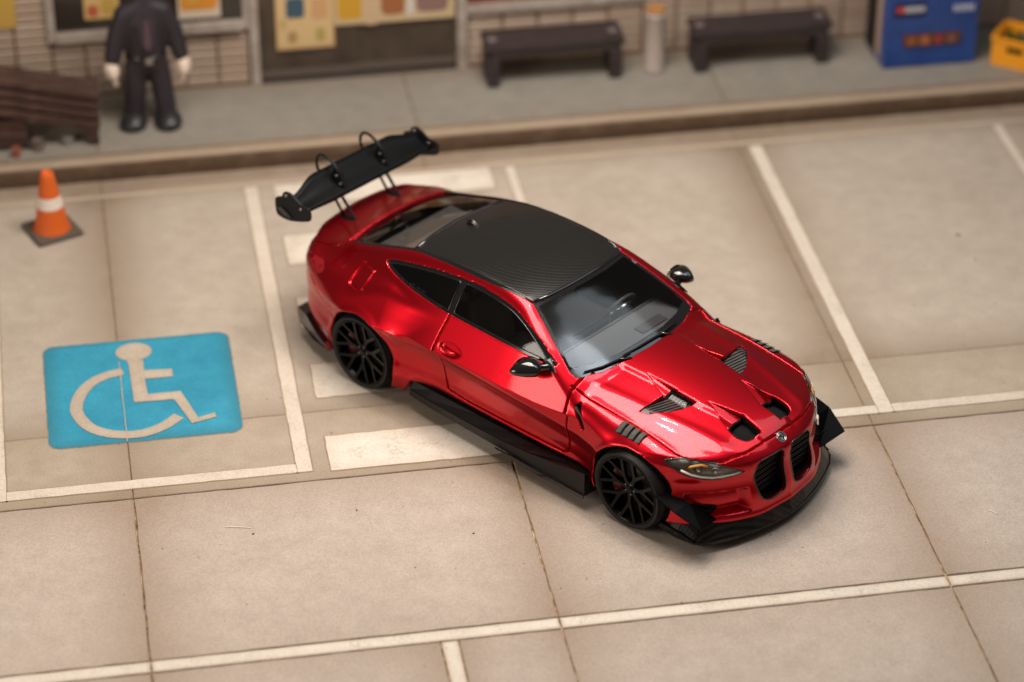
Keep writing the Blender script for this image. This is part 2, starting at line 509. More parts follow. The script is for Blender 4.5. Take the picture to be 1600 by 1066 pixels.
def shell(x, y, z):
    y = np.abs(y)
    o = outer(x, y, z)
    d = o.copy()
    near = (o > -.20) & (o < .05)
    def carve(mask, fn):
        i = np.nonzero(mask)[0]
        if len(i):
            d[i] = fn(x[i], y[i], z[i], o[i], d[i])
    # cabin
    carve((z > .42) & (x < .8) & (x > -2.0) & (y < .85), lambda x, y, z, o, d: np.maximum(d, -np.maximum(np.maximum(np.maximum(o + .035, .48 - z), np.maximum(x - .72, -1.93 - x)), y - .78)))
    carve((z > .92) & (z < 1.31) & (y > .4) & (x < .6) & (x > -1.5), lambda x, y, z, o, d: np.maximum(d, -np.maximum(t_win(x, z), .45 - y)))
    carve((z > .80) & (y < .76) & (x < .9) & (x > .03), lambda x, y, z, o, d: np.maximum(d, -np.maximum(t_wsh(x, y), .86 - z)))
    carve((z > .86) & (y < .6) & (x < -1.1) & (x > -2.1), lambda x, y, z, o, d: np.maximum(d, -np.maximum(t_rwn(x, y), .92 - z)))
    # wheel wells
    for ax in (FA, RA):
        carve((np.abs(x - ax) < .46) & (z < .8) & (y > .5), lambda x, y, z, o, d: smax(d, -np.maximum(np.hypot(x - ax, z - WR) - .372, .55 - y), .012))
    # panel gaps
    def slot(t_, o, d, cond, w=SLOT, depth=.022):
        return smax(d, -np.maximum(np.maximum(np.abs(t_) - w, -o - depth), cond), .006)
    carve(near & (y > .57) & (z < 1.05) & (np.abs(x - .07) < .75), lambda x, y, z, o, d: slot(t_door(x, z), o, d, np.maximum(.6 - y, z - 1.02)))
    carve(near & (x > .66) & (z > .57), lambda x, y, z, o, d: slot(t_hood(x, y), o, d, np.maximum(.60 - z, .70 - x)))
    carve(near & (x < -1.85) & (z > .75), lambda x, y, z, o, d: slot(t_trnk(x, y), o, d, .78 - z))
    carve(near & (x < -1.4) & (x > -1.72) & (y > .57) & (z > .8), lambda x, y, z, o, d: slot(t_fuel(x, z), o, d, .6 - y, .005, .012))
    carve(near & (z > 1.07) & (y < .60), lambda x, y, z, o, d: slot(t_roof(x, y), o, d, 1.1 - z, .007, .018))
    # rear bumper seam
    carve(near & (x < -1.68) & (y > .57) & (z < .9), lambda x, y, z, o, d: np.maximum(d, -np.maximum(np.maximum(np.abs((z - .52) * .82 + (x + 1.79) * .57) - .005, -o - .016), np.maximum(np.maximum(x + 1.72, -2.12 - x), .6 - y))))
    # kidneys, lamps
    carve(near & (x > 2.0) & (y < .42), lambda x, y, z, o, d: smax(d, -np.maximum(t_kid(y, z), np.maximum(2.07 - x, -o - .13)), .012))
    carve(near & (x > 1.5) & (y > .25) & (z > .45), lambda x, y, z, o, d: smax(d, -np.maximum(t_head(hs(x, y), z), np.maximum(-o - .055, 1.5 - x)), .006))
    # hood vents: a wedge notch running into an opening
    hv = near & (z > .6) & (y < .7)
    carve(hv & (x > .96) & (x < 1.6), lambda x, y, z, o, d: smax(d, -np.maximum(t_notr(x, y), -o - .050 * np.clip((x - 1.05) / .26, 0, 1)), .011))
    carve(hv & (x > 1.54) & (x < 1.95), lambda x, y, z, o, d: smax(d, -np.maximum(t_notf(x, y), -o - .050 * np.clip((x - 1.60) / .27, 0, 1)), .011))
    carve(hv & (x > 1.2) & (x < 1.6), lambda x, y, z, o, d: smax(d, -np.maximum(t_rearv(x, y), -o - .06), .007))
    carve(hv & (x > 1.78) & (x < 2.12), lambda x, y, z, o, d: smax(d, -np.maximum(t_nose(x, y), -o - .10), .010))
    # cup behind the door handle
    carve(near & (np.abs(x + .455) < .16) & (np.abs(z - .775) < .1) & (y > .6), lambda x, y, z, o, d: smax(d, -np.maximum((np.sqrt(((x + .455) / .105) ** 2 + ((z - .775) / .042) ** 2) - 1) * .04, -o - .028), .012))
    # gill behind the front wheel
    carve(near & (np.abs(x - .875) < .15) & (np.abs(z - .72) < .15) & (y > .6), lambda x, y, z, o, d: smax(d, -np.maximum(np.maximum(np.abs((x - .875) * .80 + (z - .72) * .60) - .017, np.abs(-(x - .875) * .60 + (z - .72) * .80) - .095), -o - .035), .008))
    return d

def grad(f, P, d, e=.001):
    g = np.empty_like(P)
    for i in range(3):
        a = P.copy(); a[:, i] += e
        g[:, i] = (f(*a.T) - d) / e
    return g

def net(f, lo, hi, h, blk=8):
    """surface net of f over the half space y >= 0; returns vertices, quads (with their mirror images)"""
    nx = int((hi[0] - lo[0]) / h / blk + 1) * blk; ny = int(hi[1] / h / blk + 1) * blk; nz = int((hi[2] - lo[2]) / h / blk + 1) * blk
    gx = lo[0] + np.arange(nx + 1) * h; gy = (np.arange(ny + 1) - .5) * h; gz = lo[2] + np.arange(nz + 1) * h
    bx, by, bz = nx // blk, ny // blk, nz // blk
    S = np.ones((nx + 1, ny + 1, nz + 1), np.float32)
    c = blk * h
    # sample block centres plus corners to find the blocks the surface may cross
    cx, cy, cz = np.meshgrid(lo[0] + (np.arange(bx) + .5) * c, (np.arange(by) + .5) * c, lo[2] + (np.arange(bz) + .5) * c, indexing='ij')
    v_ = f(cx.ravel(), cy.ravel(), cz.ravel()).reshape(cx.shape)
    ov = outer(cx.ravel(), cy.ravel(), cz.ravel()).reshape(cx.shape)
    act = (np.abs(v_) < c * 1.05) | (np.abs(ov) < c * 1.0)
    for I, J, K in zip(*np.nonzero(~act)):
        if v_[I, J, K] < 0:
            S[I * blk:(I + 1) * blk + 1, J * blk:(J + 1) * blk + 1, K * blk:(K + 1) * blk + 1] = -1
    A = np.argwhere(act)
    r = np.arange(blk + 1)
    for s in range(0, len(A), 120):
        a = A[s:s + 400] * blk
        ii = (a[:, 0, None] + r)[:, :, None, None]; jj = (a[:, 1, None] + r)[:, None, :, None]; kk = (a[:, 2, None] + r)[:, None, None, :]
        ii, jj, kk = np.broadcast_arrays(ii, jj, kk)
        ii, jj, kk = ii.ravel(), jj.ravel(), kk.ravel()
        S[ii, jj, kk] = f(gx[ii], gy[jj], gz[kk])
    B = S < 0
    cell = np.zeros((nx, ny, nz), np.int8)
    for a in (0, 1):
        for b in (0, 1):
            for e in (0, 1):
                cell += B[a:nx + a, b:ny + b, e:nz + e]
    C = np.argwhere((cell > 0) & (cell < 8))
    idx = -np.ones((nx, ny, nz), np.int32)
    idx[C[:, 0], C[:, 1], C[:, 2]] = np.arange(len(C))
    # start from the mean of the edge crossings
    acc = np.zeros((len(C), 3)); cnt = np.zeros(len(C))
    off = [(a, b, e) for a in (0, 1) for b in (0, 1) for e in (0, 1)]
    for a in off:
        for ax in range(3):
            if a[ax]:
                continue
            b = list(a); b[ax] = 1
            s0 = S[C[:, 0] + a[0], C[:, 1] + a[1], C[:, 2] + a[2]]; s1 = S[C[:, 0] + b[0], C[:, 1] + b[1], C[:, 2] + b[2]]
            m = (s0 < 0) != (s1 < 0)
            t_ = np.where(m, s0 / np.where(m, s0 - s1, 1), 0)
            q = np.tile(np.array(a, float), (len(C), 1)); q[:, ax] += t_
            acc[m] += q[m]; cnt[m] += 1
    P = np.stack([gx[C[:, 0]], gy[C[:, 1]], gz[C[:, 2]]], 1) + acc / cnt[:, None] * h
    P0 = P.copy()
    for _ in range(2):
        d = f(*P.T); g = grad(f, P, d)
        P = P - np.clip(d / np.maximum((g * g).sum(1), .15), -.4 * h, .4 * h)[:, None] * g
        P = P0 + np.clip(P - P0, -.7 * h, .7 * h)
    P[C[:, 1] == 0, 1] = 0
    Q = []
    for ax in range(3):
        s0 = [slice(0, n_) for n_ in B.shape]; s1 = [slice(0, n_) for n_ in B.shape]
        s0[ax] = slice(0, B.shape[ax] - 1); s1[ax] = slice(1, B.shape[ax])
        E = np.argwhere(B[tuple(s0)] != B[tuple(s1)])
        o1, o2 = [a for a in range(3) if a != ax]
        ok = (E[:, o1] > 0) & (E[:, o2] > 0) & (E[:, o1] < idx.shape[o1]) & (E[:, o2] < idx.shape[o2])
        E = E[ok]
        q = []
        for da, db in ((1, 1), (0, 1), (0, 0), (1, 0)):
            w = E.copy(); w[:, o1] -= da; w[:, o2] -= db
            q.append(idx[w[:, 0], w[:, 1], w[:, 2]])
        q = np.stack(q, 1)
        flip = B[E[:, 0], E[:, 1], E[:, 2]]
        if ax == 1:
            flip = ~flip
        q = np.where(flip[:, None], q, q[:, ::-1])
        Q.append(q[(q >= 0).all(1)])
    Q = np.concatenate(Q)
    return P, Q

def split(P, Q, sel):
    q = Q[sel]
    u, inv = np.unique(q, return_inverse=True)
    return P[u], inv.reshape(q.shape)

def both(P, Q):
    """join a half mesh with its mirror image, welded on the centre plane"""
    mid = P[:, 1] == 0
    n = len(P)
    mp = np.where(mid, np.arange(n), -1)
    mp[~mid] = n + np.arange((~mid).sum())
    P2 = np.concatenate([P, P[~mid] * [1, -1, 1]])
    return P2, np.concatenate([Q, mp[Q][:, ::-1]])

def cast(f, O, n, L=.8, steps=160):
    """first crossing of f along -n from O + n*L, for every row of O"""
    n = np.array(n, float); n /= np.linalg.norm(n)
    O = np.asarray(O, float)
    res_ = []
    for s in range(0, len(O), 600):
        o = O[s:s + 600]; k = len(o)
        ts = np.broadcast_to(np.linspace(L, -L, steps), (k, steps))
        for rnd in range(2):
            q = o[:, None, :] + n * ts[..., None]
            v_ = f(*q.reshape(-1, 3).T).reshape(ts.shape)
            c = (v_[:, :-1] > 0) & (v_[:, 1:] <= 0)
            i = np.where(c.any(1), c.argmax(1), ts.shape[1] - 2)
            r = np.arange(k)
            a, b, va, vb = ts[r, i], ts[r, i + 1], v_[r, i], v_[r, i + 1]
            ts = a[:, None] + (b - a)[:, None] * np.linspace(0, 1, 24)
        w = np.clip(va / np.where(np.abs(va - vb) < 1e-9, 1, va - vb), 0, 1)
        res_.append(o + n * (a + (b - a) * w)[:, None])
    return np.concatenate(res_)

def fill(poly, res, holes=()):
    """triangulate a 2-D outline with a regular interior, hole outlines are kept as edges"""
    def dens(pl):
        out = []
        for a, b in zip(pl, list(pl[1:]) + [pl[0]]):
            k = max(1, int(math.dist(a, b) / res + .5))
            out += [(a[0] + (b[0] - a[0]) * i / k, a[1] + (b[1] - a[1]) * i / k) for i in range(k)]
        return out
    loops = [dens(list(poly))] + [dens(list(h_)) for h_ in holes]
    pts, edges = [], []
    for lp in loops:
        s = len(pts); pts += lp
        edges += [(s + i, s + (i + 1) % len(lp)) for i in range(len(lp))]
    A = np.array(loops[0]); lo, hi = A.min(0), A.max(0)
    U, V = np.meshgrid(np.arange(lo[0], hi[0], res), np.arange(lo[1], hi[1], res), indexing='ij')
    U, V = U.ravel() + res * .37, V.ravel() + res * .41
    keep = pdist(poly, U, V) < -.5 * res
    for h_ in holes:
        keep &= np.abs(pdist(h_, U, V)) > .4 * res
    pts += list(zip(U[keep], V[keep]))
    r = delaunay_2d_cdt([Vector(q) for q in pts], edges, [], 0, 1e-6)
    v_ = np.array([tuple(q) for q in r[0]]); F = np.array(r[2])
    c = v_[F].mean(1)
    F = F[inside(poly, c[:, 0], c[:, 1])]
    a, b, c_ = v_[F[:, 0]], v_[F[:, 1]], v_[F[:, 2]]
    cr = (b[:, 0] - a[:, 0]) * (c_[:, 1] - a[:, 1]) - (b[:, 1] - a[:, 1]) * (c_[:, 0] - a[:, 0])
    F[cr < 0] = F[cr < 0][:, ::-1]
    return v_, F

def inset(poly, d):
    """shrink an outline by d (towards its inside)"""
    P = np.array(poly); n = len(P)
    area_ = sum(P[i][0] * P[(i + 1) % n][1] - P[(i + 1) % n][0] * P[i][1] for i in range(n))
    s = 1 if area_ > 0 else -1
    out = []
    for i in range(n):
        a, b, c = P[i - 1], P[i], P[(i + 1) % n]
        e1 = (b - a) / (np.linalg.norm(b - a) + 1e-9); e2 = (c - b) / (np.linalg.norm(c - b) + 1e-9)
        nn = np.array([-(e1 + e2)[1], (e1 + e2)[0]]) * s
        nn /= np.linalg.norm(nn) + 1e-9
        q = max(.4, float(nn @ (np.array([-e1[1], e1[0]]) * s)))
        out.append(tuple(b + nn * d / q))
    return out


# =================================================================== THE SETTING
def concrete(name, c1, c2, c3, speck=True, rough=0.85, gain=1.1, lift=0.12, bare=None):
    """mottled cast slab with brown weathering that follows a painted 'wear' layer towards the joints"""
    m = mat(name, c1, rough, 0, 0, 0.25)
    t = NT(m)
    geo = t.t.nodes.new('ShaderNodeNewGeometry')
    v = geo.outputs['Position']
    big = t.noise(v, 0.9, 5, 0.6)
    mid = t.noise(v, 5.0, 5, 0.65)
    fine = t.noise(v, 62, 4, 0.8)
    base = t.mix(t.ramp(big, [(0.35, (0, 0, 0)), (0.68, (1, 1, 1))]), c1, c2)
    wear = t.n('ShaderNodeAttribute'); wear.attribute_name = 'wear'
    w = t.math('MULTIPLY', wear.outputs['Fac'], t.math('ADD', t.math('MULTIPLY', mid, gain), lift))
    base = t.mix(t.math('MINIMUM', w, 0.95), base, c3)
    base = t.mix(0.26, base, t.ramp(fine, [(0.30, (0.10, 0.08, 0.06)), (0.72, (0.95, 0.88, 0.80))]), 'OVERLAY')
    base = t.mix(0.25, base, t.ramp(mid, [(0.3, (0.25, 0.22, 0.2)), (0.7, (0.8, 0.78, 0.75))]), 'SOFT_LIGHT')
    if bare:
        n1 = t.noise(v, 3.2, 6, 0.7); n2 = t.noise(v, 38, 3, 0.6)
        bm_ = t.ramp(t.math('ADD', t.math('MULTIPLY', n1, 0.6), t.math('MULTIPLY', n2, 0.4)), [(0.52, (0, 0, 0)), (0.64, (1, 1, 1))])
        base = t.mix(t.math('MULTIPLY', bm_, 0.85), base, bare)
    if speck:
        vo = t.n('ShaderNodeTexVoronoi', Scale=3.1); vo.feature = 'F1'
        wv_ = t.n('ShaderNodeVectorMath'); wv_.operation = 'ADD'
        t.l(v, wv_.inputs[0]); nz = t.n('ShaderNodeTexNoise', Scale=14.0); t.l(v, nz.inputs['Vector']); t.l(nz.outputs['Color'], wv_.inputs[1])
        t.l(wv_.outputs[0], vo.inputs['Vector'])
        sp = t.math('LESS_THAN', vo.outputs['Distance'], 0.035)
        base = t.mix(t.math('MULTIPLY', sp, 0.55), base, (0.10, 0.075, 0.055))
    t.l(base, t.b.inputs['Base Color'])
    t.bump(t.math('ADD', fine, t.math('MULTIPLY', mid, 0.6)), 0.35, 0.004)
    return m

M['slab'] = concrete('slab_concrete', (0.412, 0.355, 0.317), (0.448, 0.388, 0.348), (0.235, 0.165, 0.115))
M['slab2'] = concrete('stall_concrete', (0.378, 0.328, 0.281), (0.422, 0.370, 0.319), (0.185, 0.125, 0.080))
M['slab3'] = concrete('stall_front_concrete', (0.345, 0.295, 0.240), (0.385, 0.330, 0.270), (0.215, 0.155, 0.10))
M['white'] = concrete('worn_white_paint', (0.66, 0.605, 0.55), (0.60, 0.545, 0.49), (0.40, 0.315, 0.235), False, bare=(0.44, 0.375, 0.31))
M['pave'] = concrete('pavement_concrete', (0.225, 0.215, 0.195), (0.255, 0.238, 0.212), (0.18, 0.135, 0.10))
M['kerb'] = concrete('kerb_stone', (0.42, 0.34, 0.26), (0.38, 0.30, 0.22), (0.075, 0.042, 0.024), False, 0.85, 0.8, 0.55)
M['joint'] = mat('joint_fill', (0.22, 0.13, 0.055), 0.95)
t = NT(M['joint']); t.l(t.ramp(t.noise(t.coord(), 14, 4), [(0.36, (0.13, 0.065, 0.028)), (0.50, (0.34, 0.21, 0.09)), (0.66, (0.58, 0.45, 0.30))]), t.b.inputs['Base Color'])

def wear_attr(o, vals):
    a = o.data.attributes.new('wear', 'FLOAT', 'POINT')
    a.data.foreach_set('value', np.asarray(vals, np.float32))

def slab(x0, x1, y0, y1, z1, th, material, parent, name='slab', inset_=.6, gap=.009, jag=.0, wear=(1, 1, 1, 1)):
    """one slab: top with an inner ring for the weathering, chamfered rim, sides; wear per side: -x +x -y +y"""
    x0 += gap; x1 -= gap; y0 += gap; y1 -= gap
    c = min(.006, th / 2)
    ix, iy = min(inset_, (x1 - x0) * .45), min(inset_, (y1 - y0) * .45)
    nx, ny = max(2, int((x1 - x0) / .12)), max(2, int((y1 - y0) / .12))
    rng = random.Random(int((x0 * 7 + y0 * 13) * 100))
    us = sorted({0, 1, ix / (x1 - x0), 1 - ix / (x1 - x0)} | {i / nx for i in range(1, nx)})
    vs_ = sorted({0, 1, iy / (y1 - y0), 1 - iy / (y1 - y0)} | {i / ny for i in range(1, ny)})
    V, wr, F = [], [], []
    for u in us:
        for v in vs_:
            X, Y = x0 + c + u * (x1 - x0 - 2 * c), y0 + c + v * (y1 - y0 - 2 * c)
            j = jag * (rng.random() - .5)
            if u in (0, 1): X += j
            if v in (0, 1): Y += j
            V.append((X, Y, z1))
            d = [max(0, 1 - (X - x0) / ix) * wear[0], max(0, 1 - (x1 - X) / ix) * wear[1], max(0, 1 - (Y - y0) / iy) * wear[2], max(0, 1 - (y1 - Y) / iy) * wear[3]]
            wr.append(min(1, sum(q ** 1.6 for q in d)))
    nu, nv = len(us), len(vs_)
    for i in range(nu - 1):
        for j in range(nv - 1):
            F.append((i * nv + j, (i + 1) * nv + j, (i + 1) * nv + j + 1, i * nv + j + 1))
    ring = [i * nv for i in range(nu)] + [(nu - 1) * nv + j for j in range(1, nv)] + [i * nv + nv - 1 for i in range(nu - 2, -1, -1)] + [j for j in range(nv - 2, 0, -1)]
    prev = ring
    for (gx, zz) in ((c, z1 - c), (c, z1 - th)):
        s = len(V)
        for k in ring:
            X, Y, _ = V[k]
            u = -1 if X < x0 + 3 * c else (1 if X > x1 - 3 * c else 0)
            v = -1 if Y < y0 + 3 * c else (1 if Y > y1 - 3 * c else 0)
            V.append((X + u * c, Y + v * c, zz)); wr.append(1.0)
        n = len(ring)
        for k in range(n):
            F.append((prev[k], s + k, s + (k + 1) % n, prev[(k + 1) % n])[::-1])
        prev = list(range(s, s + n))
    o = mk(name, V, F, material, parent)
    wear_attr(o, wr)
    return fixn(o)

# ---- ground: joint bed with slabs and painted markings as its pieces
ground = mk('ground', [(-40, -40, -.022), (40, -40, -.022), (40, 4.40, -.022), (-40, 4.40, -.022)], [(0, 1, 2, 3)], M['joint'])
ground['kind'] = 'structure'
XS = [-12.63, -9.62, -6.61, -3.60, -.592, 2.383, 5.39, 8.40, 11.4]
for a, b in zip(XS, XS[1:]):
    near_ = -7 < a < 6
    slab(a, b, -.705, .24, .0, .03, M['slab3'], ground, gap=.0022, jag=.003, wear=(.8, .8, .7, .5))
    slab(a, b, .24, 4.31, .0, .03, M['slab2'], ground, gap=.0016, jag=.002, wear=(.95, .95, .8, 1.25))
    slab(a, b, -2.715, -.705, -.004, .03, M['slab'], ground, gap=.0055, jag=.008, wear=(.85, .85, .35, .7))
    slab(a, b, -2.852, -2.715, -.003, .03, M['white'], ground, 'painted_strip', gap=.006, jag=.005, inset_=.03)
    if a == -3.60:
        slab(a, -1.497, -5.85, -2.852, -.004, .03, M['slab'], ground, gap=.005, jag=.006, wear=(.7, .7, .5, .5))
        slab(-1.497, -1.365, -5.85, -2.852, -.003, .03, M['white'], ground, 'painted_strip', gap=.006, jag=.005, inset_=.03)
        slab(-1.365, b, -5.85, -2.852, -.004, .03, M['slab'], ground, gap=.005, jag=.006, wear=(.7, .7, .5, .5))
    else:
        slab(a, b, -5.85, -2.852, -.004, .03, M['slab'], ground, gap=.0055, jag=.006, wear=(.7, .7, .5, .5))

def sheet(name, poly, z, material, parent=ground, res=.10, holes=(), wear=.35):
    v_, F = fill(poly, res)
    o = mk(name, np.c_[v_, np.full(len(v_), z)], F, material, parent)
    d = np.abs(pdist(poly, v_[:, 0], v_[:, 1]))
    wear_attr(o, np.clip(1 - d / .05, 0, 1) * wear)
    return o
def outlined(name, poly, material, parent=ground, grow=.011, **kw):
    """marking with the thin brown line that runs round its edge"""
    o = sheet(name, poly, ZP, material, parent, **kw)
    sheet('marking_edge', inset(poly, -grow), ZP * .5, M['edge'], o, .12)
    return o
def rect(x0, x1, y0, y1, j=.006, seed=0):
    r = random.Random(seed + int(x0 * 31 + y0 * 17))
    pts = []
    for (a, b), (c, d) in zip([(x0, y0), (x1, y0), (x1, y1), (x0, y1)], [(x1, y0), (x1, y1), (x0, y1), (x0, y0)]):
        k = max(2, int(math.hypot(c - a, d - b) / .08))
        for i in range(k):
            w = j * (r.random() - .5) if 0 < i else 0
            pts.append((a + (c - a) * i / k + (w if a == c else 0), b + (d - b) * i / k + (w if b == d else 0)))
    return pts
ZP = .004
M['edge'] = concrete('marking_edge', (0.27, 0.19, 0.12), (0.38, 0.30, 0.22), (0.2, 0.13, 0.08), False)
for r in [(-2.298, -2.178, -.585, 3.96), (-4.700, -4.580, -.585, 3.96), (.140, .222, -.555, 3.94), (2.477, 2.600, -.555, 3.94), (4.880, 4.970, -.555, 3.95)]:
    outlined('painted_line', rect(*r), M['white'])
for r in [(-4.577, -2.301, -.585, -.470), (-9.0, -4.703, -.585, -.470), (.225, 2.474, -.555, -.445), (2.603, 4.877, -.555, -.445), (4.973, 9.0, -.555, -.445)]:
    outlined('painted_line', rect(*r), M['white'])
M['thin'] = concrete('faded_line', (0.52, 0.44, 0.35), (0.46, 0.38, 0.30), (0.30, 0.22, 0.15), False)
sheet('painted_line', rect(-9, 9, 3.985, 4.035), ZP, M['thin'])
for y0, y1 in ((-.605, -.125), (.43, .93), (1.485, 1.985), (2.54, 3.04), (3.57, 3.96)):
    outlined('hatch_bar', rect(-2.03, -.01, y0, y1, .012), M['white'])

# ---- wheelchair bay sign
M['blue'] = concrete('sign_blue_paint', (0.026, 0.232, 0.370), (0.036, 0.286, 0.435), (0.035, 0.14, 0.18), False, 0.6)
M['tan'] = concrete('sign_tan_paint', (0.44, 0.385, 0.325), (0.40, 0.345, 0.285), (0.28, 0.21, 0.15), False, 0.7)
def rrect(x0, x1, y0, y1, r, n=6):
    out = []
    for cx, cy, a0 in ((x1 - r, y0 + r, -90), (x1 - r, y1 - r, 0), (x0 + r, y1 - r, 90), (x0 + r, y0 + r, 180)):
        out += [(cx + r * math.cos(math.radians(a0 + 90 * k / n)), cy + r * math.sin(math.radians(a0 + 90 * k / n))) for k in range(n + 1)]
    return out
def ragged(pl, j, seed):
    r = random.Random(seed); out = []
    for a, b in zip(pl, pl[1:] + pl[:1]):
        k = max(1, int(math.dist(a, b) / .03))
        out += [(a[0] + (b[0] - a[0]) * i / k + r.uniform(-j, j), a[1] + (b[1] - a[1]) * i / k + r.uniform(-j, j)) for i in range(k)]
    return out
sg = outlined('bay_sign', ragged(rrect(-4.225, -2.665, .055, 1.56, .10), .003, 4), M['blue'], grow=.007, wear=.8)
sg['label'] = 'blue painted panel with a tan wheelchair symbol'
a = sheet('symbol_head', [(-3.472 + .152 * math.cos(q), 1.366 + .135 * math.sin(q)) for q in np.linspace(0, 2 * math.pi, 28, endpoint=False)], ZP * 2, M['tan'], sg, .05)
sheet('symbol_body', [(-3.54, 1.235), (-3.401, 1.23), (-3.404, 1.071), (-3.173, 1.051), (-3.172, .935), (-3.406, .938), (-3.395, .709), (-3.125, .711), (-3.012, .304), (-2.872, .35), (-2.864, .286), (-3.07, .229), (-3.186, .598), (-3.513, .607), (-3.525, 1.165)], ZP * 2 + .002, M['tan'], sg, .05)
arc = [(-3.579, 1.082), (-3.724, 1.041), (-3.848, .953), (-3.94, .802), (-3.984, .621), (-3.968, .479), (-3.892, .316), (-3.769, .21), (-3.617, .159), (-3.463, .158), (-3.303, .227), (-3.165, .353)]
def open_smooth(P_, n=5):
    P_ = [np.array(q, float) for q in P_]; out = []
    for i in range(len(P_) - 1):
        p0, p1, p2, p3 = P_[max(0, i - 1)], P_[i], P_[i + 1], P_[min(len(P_) - 1, i + 2)]
        for k in range(n):
            s = k / n
            out.append(tuple(.5 * (2 * p1 + (p2 - p0) * s + (2 * p0 - 5 * p1 + 4 * p2 - p3) * s * s + (3 * p1 - p0 - 3 * p2 + p3) * s ** 3)))
    return out + [tuple(P_[-1])]
arc = open_smooth(arc)
L_, R_ = [], []
for i, q in enumerate(arc):
    a = np.array(arc[max(0, i - 1)]); b = np.array(arc[min(len(arc) - 1, i + 1)])
    d = (b - a) / np.linalg.norm(b - a); n = np.array([-d[1], d[0]])
    w = .052 - .010 * (i == 0)
    L_.append(tuple(np.array(q) + n * w)); R_.append(tuple(np.array(q) - n * w))
pl = L_ + R_[::-1]
sheet('symbol_wheel', pl, ZP * 2 + .001, M['tan'], sg, .05)
# groove that runs on through the paint
sheet('sign_groove', rect(-3.606, -3.598, .06, 1.225, .004), ZP * 2 + .004, M['thin'], sg)

# ---- kerb and pavement
def kerb_run():
    V, F, wr = [], [], []
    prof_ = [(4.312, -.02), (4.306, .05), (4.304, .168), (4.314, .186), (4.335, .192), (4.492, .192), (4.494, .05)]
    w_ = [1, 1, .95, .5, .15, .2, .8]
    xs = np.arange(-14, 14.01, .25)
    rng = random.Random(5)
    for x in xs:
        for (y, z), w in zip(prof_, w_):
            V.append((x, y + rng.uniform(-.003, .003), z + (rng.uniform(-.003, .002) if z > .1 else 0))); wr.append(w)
    n = len(prof_)
    for i in range(len(xs) - 1):
        for j in range(n - 1):
            F.append((i * n + j, (i + 1) * n + j, (i + 1) * n + j + 1, i * n + j + 1))
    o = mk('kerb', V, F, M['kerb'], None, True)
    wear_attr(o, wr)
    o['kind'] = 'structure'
kerb_run()
pv = mk('pavement', [(-14, 4.497, .17), (14, 4.497, .17), (14, 5.9, .17), (-14, 5.9, .17)], [(0, 1, 2, 3)], M['joint'])
pv['kind'] = 'structure'
for a, b in zip(XS, XS[1:]):
    slab(a, b, 4.497, 5.66, .188, .018, M['pave'], pv, 'paving_slab', gap=.003, jag=.003, wear=(.35, .35, .5, 1))

CAR = thing('sports_car', 'candy red sports coupe with carbon roof and tall black rear wing', 'car', (0, 0, 0), math.radians(-52.472))
H = 0.0075
P, Q = net(shell, (-2.60, 0, .09), (2.40, 1.09, 1.40), H)
cen = P[Q].mean(1)
ov = outer(*cen.T)
X_, Y_, Z_ = cen.T
dark = ov < -.030
vent = (t_rearv(X_, Y_) < .02) & (X_ > 1.0) & (Z_ > .6) | (t_nose(X_, Y_) < .015) & (X_ > 1.5) & (Z_ > .6)
dark &= ~(((t_notr(X_, Y_) < .012) | (t_notf(X_, Y_) < .012)) & (Z_ > .6) & (X_ > .95) & (ov > -.052) & ~vent)
is_hood = ~dark & (t_hood(X_, Y_) < 0) & (Z_ > .62) & (X_ > .70)
is_roof = ~dark & (t_roof(X_, Y_) < 0) & (Z_ > 1.1)
is_trunk = ~dark & (t_trnk(X_, Y_) < 0) & (Z_ > .80) & (X_ < -1.5)
is_door = ~dark & (t_door(X_, Z_) < 0) & (Y_ > .62) & (Z_ < 1.005) & ~is_roof
is_fuel = ~dark & (t_fuel(X_, Z_) < 0) & (Y_ > .6)
is_fb = ~dark & ~is_hood & ((X_ > 1.76) | ((X_ > 1.60) & (Z_ < .66)))
is_rb = ~dark & ~is_trunk & ((Z_ - .52) * .82 + (X_ + 1.79) * .57 < 0) & (X_ < -1.6) & (Z_ < .78)
lab = np.zeros(len(Q), int)
for k, m_ in ((8, is_rb), (7, is_fb), (5, is_door), (4, is_trunk), (3, is_roof), (2, is_hood), (6, is_fuel), (1, dark)):
    lab[m_] = k
def part(k, name, material, sym=True, mirror=False):
    p_, q_ = split(P, Q, lab == k)
    if sym:
        p_, q_ = both(p_, q_)
    return mk(name, p_, q_, material, CAR, True, mirror=mirror)
part(0, 'body_shell', M['red'])
part(1, 'inner_liner', M['matte'])
part(2, 'hood', M['red'])
part(3, 'roof_panel', M['carbon'])['label'] = 'glossy black carbon fibre roof panel'
part(4, 'trunk_lid', M['red'])
part(7, 'front_bumper', M['red'])
part(8, 'rear_bumper', M['red'])
doors = [part(5, 'door', M['red'], False, False), part(5, 'door', M['red'], False, True)]
part(6, 'fuel_flap', M['red'], False, True)

